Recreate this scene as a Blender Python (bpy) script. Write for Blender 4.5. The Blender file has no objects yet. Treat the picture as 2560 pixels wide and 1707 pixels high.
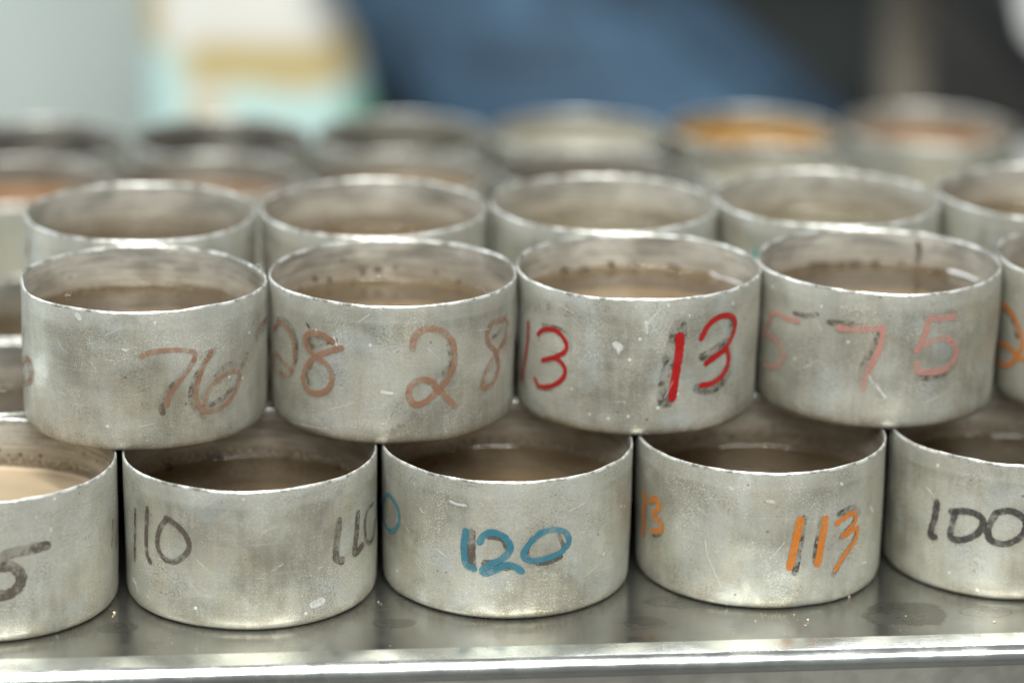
import bpy, bmesh, math, random
from math import sin, cos, pi, radians
from mathutils import Vector, Matrix, noise

S = bpy.context.scene
COL = S.collection
# ------------------------------------------------------------------ camera
cam_d = bpy.data.cameras.new("camera")
cam = bpy.data.objects.new("camera", cam_d)
COL.objects.link(cam)
cam_d.sensor_width = 36.0
cam_d.lens = 109.62
cam_d.clip_start = 0.02
cam_d.clip_end = 50
cam.matrix_world = Matrix.Translation((0, 0, 0.34653)) @ Matrix.Rotation(radians(90 - 17.139), 4, 'X') @ Matrix.Rotation(radians(0.7086), 4, 'Z')
cam_d.dof.use_dof = True
cam_d.dof.focus_distance = 0.907
cam_d.dof.aperture_fstop = 4.2
cam_d.dof.aperture_blades = 0
S.camera = cam
# ------------------------------------------------------------------ light
W = bpy.data.worlds.new("World")
S.world = W
W.use_nodes = True
bgn = W.node_tree.nodes['Background']
bgn.inputs[0].default_value = (0.90, 0.96, 1.0, 1)
bgn.inputs[1].default_value = 0.24


def area_lamp(name, loc, size, energy, colour, target=(0, .95, 0)):
    d = bpy.data.lights.new(name, 'AREA')
    d.shape = 'RECTANGLE'
    d.size, d.size_y = size
    d.energy = energy
    d.color = colour
    o = bpy.data.objects.new(name, d)
    o.location = loc
    o.rotation_euler = (Vector(target) - Vector(loc)).to_track_quat('-Z', 'Y').to_euler()
    COL.objects.link(o)
    return o


area_lamp("ceiling_tube_light", (-0.35, 0.55, 1.75), (1.5, 0.08), 42, (1.0, .98, .93))
area_lamp("ceiling_tube_light", (0.5, 1.9, 1.8), (1.5, 0.08), 14, (.93, .97, 1.0))
area_lamp("ceiling_tube_light", (0.3, -0.7, 1.75), (1.5, 0.08), 22, (1.0, .98, .92))
area_lamp("soft_area_light", (0.1, -0.42, 1.22), (1.9, .38), 58, (.99, 1.0, .945), (0, .9, .0))  # soft lamp added behind the camera, kept close so the background falls darker
area_lamp("soft_area_light", (-2.6, 1.7, 1.3), (1.6, 1.2), 38, (.86, .95, 1.0))  # cool light from the left, as from a window
S.view_settings.view_transform = 'Standard'
S.view_settings.look = 'None'
S.view_settings.exposure = 0.0
S.view_settings.gamma = 1.0
try:
    S.cycles.use_denoising = True
    S.cycles.max_bounces = 8
    S.cycles.transparent_max_bounces = 24
    S.cycles.sample_clamp_indirect = 6
except Exception:
    pass

CANS = {
 'L0': (-0.1531, 0.86, 1, 1.004),
 'L1': (-0.0772, 0.8719, 1, 1.004),
 'L2': (-0.0012, 0.8831, 1, 1.004),
 'L3': (0.0757, 0.8933, 1, 1.004),
 'L4': (0.1528, 0.9025, 1, 1.004),
 'U1': (-0.1112, 0.9014, 2, 0.99),
 'U2': (-0.0365, 0.9109, 2, 1.0),
 'U3': (0.0385, 0.9212, 2, 1.0),
 'U4': (0.1132, 0.9308, 2, 1.0),
 'U5': (0.189, 0.939, 2, 1.0),
 'S1': (-0.121, 0.9789, 2, 1.0),
 'S2': (-0.0457, 0.9881, 2, 1.0),
 'S3': (0.0299, 0.9978, 2, 1.0),
 'S4': (0.1045, 1.0083, 2, 1.0),
 'S5': (0.1799, 1.0188, 2, 1.0),
 'T1': (-0.1217, 1.197, 1, 1),
 'T2': (-0.0462, 1.2065, 1, 1),
 'T3': (0.0292, 1.216, 1, 1),
 'F2': (-0.047, 1.283, 1, 1),
 'F3': (0.0275, 1.2925, 1, 1),
 'F4': (0.1026, 1.302, 1, 1),
 'F5': (0.1783, 1.3115, 1, 1),
 'T0': (-0.1975, 1.1875, 1, 1),
 'F1': (-0.1225, 1.2735, 1, 1),
 'F0': (-0.198, 1.264, 1, 0.99),
 'T4': (0.107, 1.2255, 1, 1),
 'M0': (-0.1628, 0.9376, 1, 1),
 'N0': (-0.1635, 1.0164, 1, 1),
 'M1': (-0.0869, 0.9495, 1, 1),
 'N1': (-0.0876, 1.0283, 1, 1),
 'M2': (-0.0109, 0.9607, 1, 1),
 'N2': (-0.0116, 1.0395, 1, 1),
 'M3': (0.066, 0.9709, 1, 1),
 'N3': (0.0653, 1.0497, 1, 1),
 'M4': (0.1431, 0.9801, 1, 1),
 'N4': (0.1424, 1.0589, 1, 1),
 'M5': (0.2203, 0.9893, 1, 1),
 'N5': (0.2196, 1.0681, 1, 1),
}
# hand-written strokes, marks and painted glints on the tins: (ink, width in mm, [(angle round the tin, height in mm), ...])
STROKES = {
 'U1': [
  ('ghost',2.08,[(-1.0575,27.8),(-1.1293,24.82),(-1.2211,21.19),(-1.293,18.08),(-1.3293,15.49),(-1.3171,12.44)],False),
  ('ghost',2.08,[(-0.8644,29.61),(-0.978,26.01),(-1.0671,20.5),(-1.0796,14.52),(-0.977,9.52)],False),
  ('ghost',2.08,[(-0.5047,24.85),(-0.5808,22.19),(-0.7456,24.0),(-0.9008,20.14),(-0.9833,15.98),(-0.9453,13.03),(-0.774,14.44),(-0.6241,18.54),(-0.5808,22.19)],False),
  ('rust',1.7,[(-1.4749,30.25),(-1.3887,31.48),(-1.2503,31.81),(-1.1259,31.14),(-1.0527,29.78),(-1.092,25.98),(-1.1852,21.72),(-1.2581,17.97),(-1.2809,14.82)],False),
  ('rust',1.7,[(-0.906,29.56),(-0.9783,25.35),(-1.0294,20.29),(-1.0414,15.65),(-0.9856,11.81),(-0.8638,11.09),(-0.7282,12.7),(-0.6253,16.51),(-0.6016,20.02),(-0.699,21.78),(-0.8374,20.35),(-0.9327,17.67),(-0.9648,13.84)],False),
  ('ghost',2.49,[(-0.3388,28.58),(-0.2111,29.93),(-0.0859,29.93)],False),
  ('rust',2.08,[(-0.3588,29.81),(-0.2653,31.88),(-0.082,31.94)],False),
  ('ghost',1.45,[(-2.7389,31.75),(-2.8085,26.94),(-2.9782,20.94)],False),
  ('ghost',1.45,[(-2.7072,21.91),(-2.8906,16.45),(-2.7616,14.49),(-2.6205,18.07),(-2.6616,21.72)],False),
  ('rust',2.08,[(-2.8862,30.17),(-2.9778,23.7),(-2.9779,18.21)],False),
  ('rust',2.08,[(-2.7805,21.45),(-2.9777,15.46),(-2.8722,12.88),(-2.6258,15.97),(-2.5625,20.02),(-2.6182,22.85),(-2.7805,21.45)],False),
  ('drip',1.76,[(-1.9917,41.46),(-1.9725,40.69)],False),
  ('drip',0.63,[(-2.5364,40.15),(-2.5115,39.24)],False),
  ('drip',0.63,[(-1.6193,32.34),(-1.5902,31.97)],False),
  ('scratch',0.17,[(-2.1912,32.64),(-2.1695,31.12),(-2.1433,29.96)],False),
  ('scratch',0.17,[(-1.8832,27.69),(-1.8384,25.2)],False),
  ('scratch',0.17,[(-2.2096,16.75),(-2.1175,16.26)],False),
  ('scratch',0.17,[(-0.5728,11.92),(-0.4786,15.74)],False),
  ('scratch',0.17,[(-1.7661,36.04),(-1.6234,38.95)],False),
  ('scratch',0.17,[(-1.5058,8.35),(-1.3674,9.53)],False),
 ],
 'U2': [
  ('ghost',2.28,[(-2.6933,32.74),(-2.5688,33.64),(-2.4548,31.32),(-2.4073,26.33),(-2.438,21.29)],False),
  ('ghost',2.28,[(-2.7548,21.47),(-2.8085,18.12),(-2.6585,17.02)],False),
  ('rust',1.89,[(-2.8109,28.42),(-2.6483,32.18),(-2.5344,31.94),(-2.4559,28.6),(-2.4426,24.65),(-2.4593,20.41),(-2.5079,17.55),(-2.6594,15.63),(-2.8109,16.02),(-2.8906,18.57),(-2.7667,21.34),(-2.6145,20.23),(-2.4753,18.89)],False),
  ('ghost',2.08,[(-2.1444,31.76),(-2.2691,29.85),(-2.2576,28.25),(-2.1234,30.21),(-2.0017,31.93)],False),
  ('ghost',2.08,[(-2.2354,23.69),(-2.2965,19.13),(-2.2608,16.7)],False),
  ('rust',2.08,[(-1.9444,29.87),(-2.0823,27.78),(-2.2121,24.88),(-2.3085,20.73),(-2.33,16.81),(-2.2614,14.31),(-2.148,14.49),(-2.0536,17.15),(-2.0329,20.99),(-2.083,24.07),(-2.1894,25.72),(-2.2768,28.1),(-2.3006,30.62),(-2.2331,32.62),(-2.1229,32.9),(-2.0214,31.49)],False),
  ('ghost',2.08,[(-1.0728,31.35),(-1.0561,25.2),(-1.1097,22.1)],False),
  ('rust',2.26,[(-1.373,30.71),(-1.3645,33.37),(-1.3121,35.6),(-1.223,36.34),(-1.1117,34.55),(-1.0334,30.47),(-1.0224,25.01),(-1.0709,20.55),(-1.1655,16.95),(-1.2566,13.91),(-1.3455,13.14),(-1.3982,15.62),(-1.3897,18.64),(-1.3285,20.54),(-1.2393,20.28),(-1.1656,17.62),(-1.0893,14.55),(-1.0198,11.57)],False),
  ('ghost',1.66,[(-0.4759,30.81),(-0.6029,29.29)],False),
  ('ghost',1.66,[(-0.5079,22.93),(-0.6341,19.35)],False),
  ('rust',1.89,[(-0.3957,33.42),(-0.6112,34.12),(-0.6816,32.02),(-0.6664,28.5),(-0.5429,23.96),(-0.5059,19.48),(-0.5712,15.33),(-0.7018,14.5),(-0.7238,16.74),(-0.6634,20.99),(-0.5262,24.48),(-0.3909,27.21),(-0.3558,30.96),(-0.3957,33.42)],False),
  ('smear',2.29,[(-1.3629,9.79),(-1.45,6.87),(-1.5711,3.85)],False),
  ('drip',1.01,[(-1.6143,17.17),(-1.5367,16.8)],False),
  ('drip',1.01,[(-2.0114,32.55),(-1.9864,30.67)],False),
  ('scratch',0.17,[(-1.2584,30.43),(-1.1293,25.57)],False),
  ('scratch',0.17,[(-2.4515,2.65),(-2.0866,4.0)],False),
  ('scratch',0.17,[(-2.5144,3.39),(-2.3938,1.83)],False),
  ('scratch',0.17,[(-0.7966,33.29),(-0.6682,32.72)],False),
  ('scratch',0.17,[(-1.815,38.07),(-1.709,41.0)],False),
  ('scratch',0.17,[(-2.065,9.94),(-1.8533,13.06)],False),
  ('scratch',0.17,[(-0.9906,18.06),(-0.8852,21.42)],False),
  ('spot',1.54,[(1.9156,34.93),(1.8751,34.45),(1.85,34.46)],True),
  ('spot',1.54,[(1.8752,33.72),(1.8651,33.32)],True),
  ('spot',1.54,[(1.5937,34.48),(1.5829,34.04)],True),
  ('spot',1.54,[(2.3461,33.44),(2.3209,32.98)],True),
  ('spot',1.54,[(2.1838,32.24),(2.1749,31.46)],True),
  ('spot',1.54,[(2.0614,38.04),(2.055,37.72)],True),
  ('spot',1.54,[(1.7555,33.84),(1.7161,33.64)],True),
  ('spot',1.54,[(2.5116,31.96),(2.5043,31.54)],True),
  ('spot',1.54,[(1.0134,31.89),(1.0075,31.55)],True),
  ('spot',1.54,[(1.2332,33.75),(1.2279,33.22)],True),
  ('spot',0.88,[(-2.2797,35.16),(-2.256,34.33)],False),
  ('spot',0.64,[(-2.4653,42.64),(-2.4546,42.04)],False),
 ],
 'U3': [
  ('ghost',1.66,[(-2.4536,31.11),(-2.2795,31.55),(-2.186,29.52),(-2.1711,25.53)],False),
  ('ghost',1.66,[(-2.5274,10.76),(-2.3633,11.64)],False),
  ('red',1.5,[(-2.6791,29.82),(-2.7053,22.08),(-2.8195,10.23)],False),
  ('red',1.5,[(-2.5234,27.72),(-2.4527,29.75),(-2.3258,30.84),(-2.222,28.58),(-2.2093,25.26),(-2.3208,22.34),(-2.4605,20.06)],False),
  ('red',1.5,[(-2.4605,20.06),(-2.3206,21.99),(-2.2283,20.33),(-2.2264,16.92),(-2.3396,13.23),(-2.4978,11.41),(-2.5668,13.14)],False),
  ('dark',6.16,[(-1.2685,34.22),(-1.31,26.21),(-1.3412,19.48),(-1.3649,12.36)],False),
  ('dark',3.17,[(-0.7483,33.37),(-0.7901,28.23),(-0.9336,25.84),(-1.0516,24.5)],False),
  ('dark',3.17,[(-0.7583,24.56),(-0.7451,18.95),(-0.8497,14.62),(-0.9876,13.52),(-1.0939,14.81)],False),
  ('red',2.82,[(-1.2592,31.82),(-1.2657,26.08),(-1.29,19.35),(-1.3107,12.72)],False),
  ('red',2.82,[(-1.2719,31.52),(-1.2605,28.78)],False),
  ('red',1.94,[(-1.0716,30.39),(-1.0083,34.12),(-0.8987,36.03),(-0.773,35.47),(-0.7019,32.86),(-0.7312,29.13),(-0.8128,25.67),(-0.9314,23.78),(-1.0136,22.24)],False),
  ('red',1.94,[(-1.0136,22.24),(-0.8851,24.15),(-0.7993,25.23),(-0.7674,21.2),(-0.8282,17.56),(-0.9454,15.65),(-1.0535,15.49)],False),
  ('drip',2.77,[(-1.7724,28.99),(-1.7509,28.51)],False),
  ('drip',1.01,[(-1.7596,28.21),(-1.7534,26.74)],False),
  ('drip',0.88,[(-1.5421,36.62),(-1.5312,33.25)],False),
  ('drip',0.88,[(-1.3703,41.86),(-1.3647,41.45)],False),
  ('drip',0.88,[(-0.7513,39.52),(-0.7449,38.93)],False),
  ('scratch',0.17,[(-2.3803,40.26),(-2.4842,35.28)],False),
  ('scratch',0.17,[(-2.3072,39.49),(-2.1322,37.34)],False),
  ('scratch',0.17,[(-1.533,35.95),(-1.4314,40.6)],False),
  ('scratch',0.17,[(-0.7526,20.39),(-0.6062,24.62)],False),
  ('scratch',0.17,[(-2.1026,20.53),(-2.0264,25.08)],False),
  ('scratch',0.17,[(-1.851,10.88),(-1.6917,11.69)],False),
  ('scratch',0.17,[(-1.3759,12.73),(-1.3074,18.04)],False),
  ('scratch',0.17,[(-1.7004,11.67),(-1.6902,9.3)],False),
  ('smear',5.28,[(-2.725,35.0),(-2.3299,37.96),(-2.0533,38.48)],False),
  ('spot',2.64,[(2.0489,32.81),(1.995,32.23)],True),
  ('spot',2.64,[(1.5781,32.95),(1.5642,32.23)],True),
  ('spot',2.64,[(1.2489,33.26),(1.1784,32.97)],True),
  ('spot',2.64,[(2.2325,33.39),(2.208,32.75)],True),
  ('spot',2.64,[(1.7822,33.8),(1.7662,33.42)],True),
  ('glint',0.75,[(0.8512,33.58),(0.7236,32.83),(0.4415,33.22)],True),
 ],
 'U4': [
  ('ghost',1.66,[(-2.4045,33.4),(-2.29,33.5),(-2.1764,34.8)],False),
  ('pink',1.79,[(-2.8057,22.63),(-2.7334,27.46),(-2.6619,31.33),(-2.503,31.14),(-2.3588,31.16)],False),
  ('pink',1.79,[(-2.8054,22.5),(-2.6372,23.23),(-2.5287,21.18),(-2.5103,18.23),(-2.5914,14.97),(-2.7956,12.76)],False),
  ('ghost',2.08,[(-2.0666,33.1),(-1.8831,33.3),(-1.7766,32.98)],False),
  ('ghost',2.08,[(-1.6522,31.19),(-1.7152,25.62),(-1.7784,19.97),(-1.7894,14.43)],False),
  ('pink',2.08,[(-1.9901,31.8),(-1.8813,31.81),(-1.7409,32.39),(-1.6369,32.92)],False),
  ('pink',2.08,[(-1.6285,33.13),(-1.6366,28.48),(-1.6856,22.93),(-1.7409,18.01),(-1.7671,13.46)],False),
  ('ghost',2.49,[(-1.0268,36.04),(-1.1647,36.14),(-1.2814,35.71)],False),
  ('ghost',2.49,[(-0.9713,24.74),(-0.9856,20.0),(-1.1125,16.9),(-1.3296,17.0)],False),
  ('pink',2.26,[(-1.0249,35.0),(-1.1429,35.23),(-1.2518,35.08),(-1.2839,30.94),(-1.342,25.75)],False),
  ('pink',2.26,[(-1.3458,25.76),(-1.2692,27.48),(-1.1528,28.78),(-1.0448,27.57),(-0.9818,24.12),(-1.0135,20.17),(-1.1358,18.39),(-1.2751,18.57),(-1.3293,19.41),(-1.336,21.48)],False),
  ('drip',1.01,[(-1.7226,17.36),(-1.6938,15.36)],False),
  ('drip',1.01,[(-1.6668,14.72),(-1.5827,10.68)],False),
  ('scratch',0.17,[(-2.2903,17.07),(-2.1293,21.03)],False),
  ('scratch',0.17,[(-2.1843,33.04),(-2.1199,29.35)],False),
  ('scratch',0.17,[(-1.5509,20.33),(-1.4478,23.04)],False),
  ('scratch',0.17,[(-0.811,21.56),(-0.7014,26.22)],False),
  ('scratch',0.17,[(-2.3664,5.97),(-2.2724,3.29)],False),
  ('scratch',0.17,[(-1.2412,8.8),(-1.0809,10.86)],False),
  ('spot',1.87,[(1.1087,40.11),(1.0946,37.88),(1.1057,34.36),(1.1195,32.76)],True),
  ('spot',2.15,[(2.0818,32.8),(2.0206,32.34),(1.9275,32.2)],True),
  ('spot',2.15,[(1.784,32.05),(1.7675,31.71)],True),
  ('spot',2.15,[(1.6885,32.01),(1.6266,32.49)],True),
  ('spot',2.15,[(1.4928,32.37),(1.4422,32.83)],True),
  ('spot',2.15,[(1.2465,32.79),(1.2356,32.45)],True),
  ('spot',2.15,[(0.9168,32.0),(0.9022,31.71)],True),
  ('glint',1.0,[(0.7842,32.95),(0.65,33.07),(0.4237,32.85)],True),
 ],
 'U5': [
  ('dark',1.41,[(-2.8948,29.18),(-2.7364,26.64),(-2.6442,21.97)],False),
  ('orange',1.76,[(-2.9281,30.09),(-2.7425,28.69),(-2.6211,24.31),(-2.5818,19.79),(-2.6424,15.65),(-2.7276,12.25),(-2.8553,10.82),(-2.9398,11.63)],False),
  ('orange',1.76,[(-2.941,16.61),(-2.7796,17.71),(-2.6141,15.94),(-2.5058,15.27),(-2.4082,14.43)],False),
 ],
 'L0': [
  ('brown',3.46,[(-0.955,28.15),(-1.0886,28.1),(-1.2242,27.7),(-1.2993,26.67),(-1.3265,23.93),(-1.2444,23.83),(-1.172,20.98),(-1.1872,17.41),(-1.2691,15.33),(-1.3511,15.41),(-1.3984,17.18)],False),
  ('ghost',1.45,[(-0.1341,26.78),(-0.1834,18.97)],False),
  ('ghost',1.45,[(0.1334,24.78),(-0.0448,17.36)],False),
  ('rust',0.75,[(-0.1754,27.34),(-0.2036,19.59)],False),
  ('rust',0.75,[(-0.0035,26.33),(-0.0853,18.62)],False),
  ('drip',1.01,[(-0.9187,33.14),(-0.912,32.3)],False),
 ],
 'L1': [
  ('brown',1.63,[(-2.5726,31.11),(-2.5913,23.79),(-2.6128,15.23)],False),
  ('brown',1.94,[(-2.3909,33.61),(-2.4161,25.82),(-2.4196,19.71),(-2.3763,17.35)],False),
  ('brown',1.94,[(-2.1728,32.65),(-2.2487,28.85),(-2.2818,23.84),(-2.2273,20.32),(-2.1174,19.78),(-2.0144,22.68),(-1.9741,25.61),(-2.0104,29.38),(-2.1091,32.02),(-2.1838,32.75)],False),
  ('brown',2.65,[(-0.7353,30.36),(-0.7598,24.21),(-0.763,19.18),(-0.6988,17.64)],False),
  ('brown',2.65,[(-0.5013,30.01),(-0.5212,24.29),(-0.5467,18.48),(-0.4413,19.22)],False),
  ('brown',1.63,[(-0.1883,29.42),(-0.3441,28.88),(-0.3871,24.66),(-0.3542,19.8),(-0.2662,18.15),(-0.1583,19.55),(-0.1201,23.16)],False),
  ('drip',1.26,[(-2.6703,8.33),(-2.5989,8.03),(-2.5772,6.4)],False),
  ('drip',0.63,[(-0.9345,17.39),(-0.9143,17.56)],False),
  ('drip',2.52,[(-0.986,6.65),(-0.9062,7.0)],False),
  ('spot',2.29,[(2.4054,28.88),(2.3818,28.31)],True),
  ('spot',2.29,[(1.3521,28.13),(1.3406,27.96)],True),
  ('spot',2.29,[(0.8498,27.96),(0.8369,27.86)],True),
  ('spot',2.29,[(1.9816,28.73),(1.9149,28.31)],True),
  ('scratch',0.17,[(-2.76,24.36),(-2.5299,24.53)],False),
  ('scratch',0.17,[(-1.9199,21.91),(-1.8134,18.4)],False),
  ('scratch',0.17,[(-1.4034,30.81),(-1.3022,32.55)],False),
  ('scratch',0.17,[(-1.3401,18.67),(-1.2371,20.98)],False),
  ('scratch',0.17,[(-1.9806,14.18),(-1.9253,11.82)],False),
 ],
 'L2': [
  ('blue',1.41,[(-2.8172,29.79),(-2.9579,24.74),(-2.9352,20.89),(-2.7876,19.29),(-2.6487,20.82),(-2.569,24.95),(-2.604,28.63),(-2.7215,30.6),(-2.8172,29.79)],False),
  ('blue',1.41,[(-3.0022,25.53),(-3.0979,22.14)],False),
  ('brown',2.85,[(-1.8341,27.1),(-1.8381,21.69),(-1.8317,16.64)],False),
  ('brown',2.85,[(-1.6925,26.87),(-1.5907,26.35),(-1.5426,23.34)],False),
  ('brown',2.85,[(-1.7244,18.03),(-1.5542,17.27)],False),
  ('blue',2.2,[(-1.8802,27.56),(-1.8953,22.77),(-1.8816,17.43),(-1.8141,16.17)],False),
  ('blue',2.2,[(-1.7691,24.64),(-1.7352,26.97),(-1.6588,27.81),(-1.5739,26.36),(-1.5306,23.01),(-1.5889,19.95),(-1.6901,17.77),(-1.7497,15.92),(-1.715,15.01),(-1.6218,16.74),(-1.5544,17.94),(-1.4829,16.91),(-1.4434,15.78)],False),
  ('brown',1.43,[(-1.3579,26.15),(-1.3995,22.2),(-1.3637,18.74),(-1.24,17.65),(-1.1209,19.08)],False),
  ('brown',1.43,[(-1.1431,25.97),(-1.0935,21.63)],False),
  ('blue',1.94,[(-1.2975,27.66),(-1.3864,24.19),(-1.4298,20.9),(-1.3811,19.12),(-1.2585,19.08),(-1.1311,20.5),(-1.0595,23.44),(-1.0864,26.45),(-1.1719,27.94),(-1.2622,27.73),(-1.3232,26.39)],False),
  ('drip',0.88,[(-2.0138,36.09),(-1.9578,35.56),(-1.8854,35.46)],False),
  ('drip',0.5,[(-2.3046,31.55),(-2.2697,30.53)],False),
  ('scratch',0.17,[(-2.5174,25.56),(-2.4301,22.45)],False),
  ('scratch',0.17,[(-2.3765,14.83),(-2.2334,10.8)],False),
  ('scratch',0.17,[(-2.1701,20.91),(-2.0685,19.0)],False),
  ('scratch',0.17,[(-1.0606,32.9),(-0.9181,34.58)],False),
  ('scratch',0.17,[(-0.9032,11.37),(-0.7377,13.89)],False),
  ('scratch',0.17,[(-0.6855,16.08),(-0.5649,17.46)],False),
 ],
 'L3': [
  ('orange',2.29,[(-2.7843,27.8),(-2.8069,21.94),(-2.822,14.05)],False),
  ('orange',1.76,[(-2.6928,26.74),(-2.5994,28.3),(-2.5518,26.65),(-2.635,23.1),(-2.5347,21.88),(-2.5289,19.32),(-2.6688,17.33)],False),
  ('black',1.43,[(-2.5171,21.4),(-2.5417,17.99),(-2.633,16.39)],False),
  ('dark',2.29,[(-1.2941,29.1),(-1.315,21.82),(-1.3375,14.37),(-1.3441,12.19)],False),
  ('dark',2.29,[(-1.1385,28.22),(-1.1688,21.22),(-1.1768,15.1)],False),
  ('dark',2.29,[(-0.9729,28.86),(-0.8311,29.42),(-0.7505,26.61),(-0.8467,23.73),(-0.9386,21.08)],False),
  ('dark',2.29,[(-0.7415,22.05),(-0.8107,17.9),(-0.9268,13.42),(-0.9936,9.81)],False),
  ('orange',2.55,[(-1.3263,28.79),(-1.3546,21.93),(-1.3907,14.16)],False),
  ('orange',2.55,[(-1.1088,28.26),(-1.1333,21.03),(-1.1565,14.44)],False),
  ('orange',1.85,[(-1.0016,26.0),(-0.9019,27.49),(-0.8071,27.63),(-0.7966,24.78),(-0.9274,21.33),(-0.8188,22.45),(-0.7589,22.22),(-0.7854,18.69),(-0.9057,14.96),(-0.9825,11.24)],False),
  ('drip',1.01,[(-1.8816,38.29),(-1.8656,37.96)],False),
  ('drip',1.01,[(-1.5842,34.9),(-1.5414,34.64)],False),
  ('drip',1.01,[(-0.9759,38.41),(-0.9642,37.98)],False),
  ('drip',1.01,[(-0.5842,27.27),(-0.5398,25.38)],False),
  ('drip',1.01,[(-0.6645,10.17),(-0.5944,9.71)],False),
  ('scratch',0.19,[(-2.0714,20.86),(-2.0484,16.23),(-1.9785,10.51),(-1.9209,6.72)],False),
  ('scratch',0.19,[(-2.1381,30.6),(-2.0593,28.46)],False),
  ('scratch',0.19,[(-2.1782,30.96),(-2.1175,29.4)],False),
  ('scratch',0.19,[(-2.7952,20.7),(-2.5698,16.62)],False),
  ('scratch',0.19,[(-1.4428,22.1),(-1.5252,18.07)],False),
  ('scratch',0.19,[(-1.8333,17.45),(-1.7275,15.08)],False),
  ('scratch',0.19,[(-2.3723,29.85),(-2.2567,26.18)],False),
  ('smear',0.7,[(-1.6515,34.28),(-1.5842,34.9)],False),
 ],
 'L4': [
  ('black',2.45,[(-2.3145,28.07),(-2.3273,23.11),(-2.3612,17.56),(-2.3174,17.31)],False),
  ('black',2.24,[(-2.1804,26.38),(-2.0512,27.63),(-1.9427,26.79),(-1.9125,24.2),(-1.9685,20.59),(-2.0918,18.24),(-2.1723,18.85),(-2.16,23.24),(-2.1426,26.68)],False),
  ('black',2.24,[(-1.7985,28.68),(-1.7058,29.36),(-1.6091,27.54),(-1.575,24.48),(-1.6242,20.87),(-1.7404,18.7),(-1.8449,19.7),(-1.8707,23.03),(-1.8153,28.41)],False),
  ('scratch',0.24,[(-2.4204,31.84),(-2.3383,29.57)],False),
  ('scratch',0.17,[(-2.5639,15.62),(-2.4074,11.83)],False),
  ('scratch',0.17,[(-2.012,13.96),(-1.8678,12.0)],False),
  ('scratch',0.17,[(-1.8678,12.0),(-1.7351,15.27)],False),
  ('scratch',0.17,[(-2.7621,20.15),(-2.5967,18.03)],False),
 ],
 'S4': [
  ('teal',1.4,[(-2.3046,32.53),(-2.3089,30.73),(-2.3117,28.75)],False),
 ],
 'S2': [
  ('rust',2.24,[(-2.6887,32.22),(-2.6702,29.38)],False),
 ],
 'S1': [
  ('rust',2.92,[(-2.7587,36.45),(-2.768,34.12),(-2.8011,31.92)],False),
 ],
}


R0 = 0.0375
H0 = 0.04359
WALL = 0.0007


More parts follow.
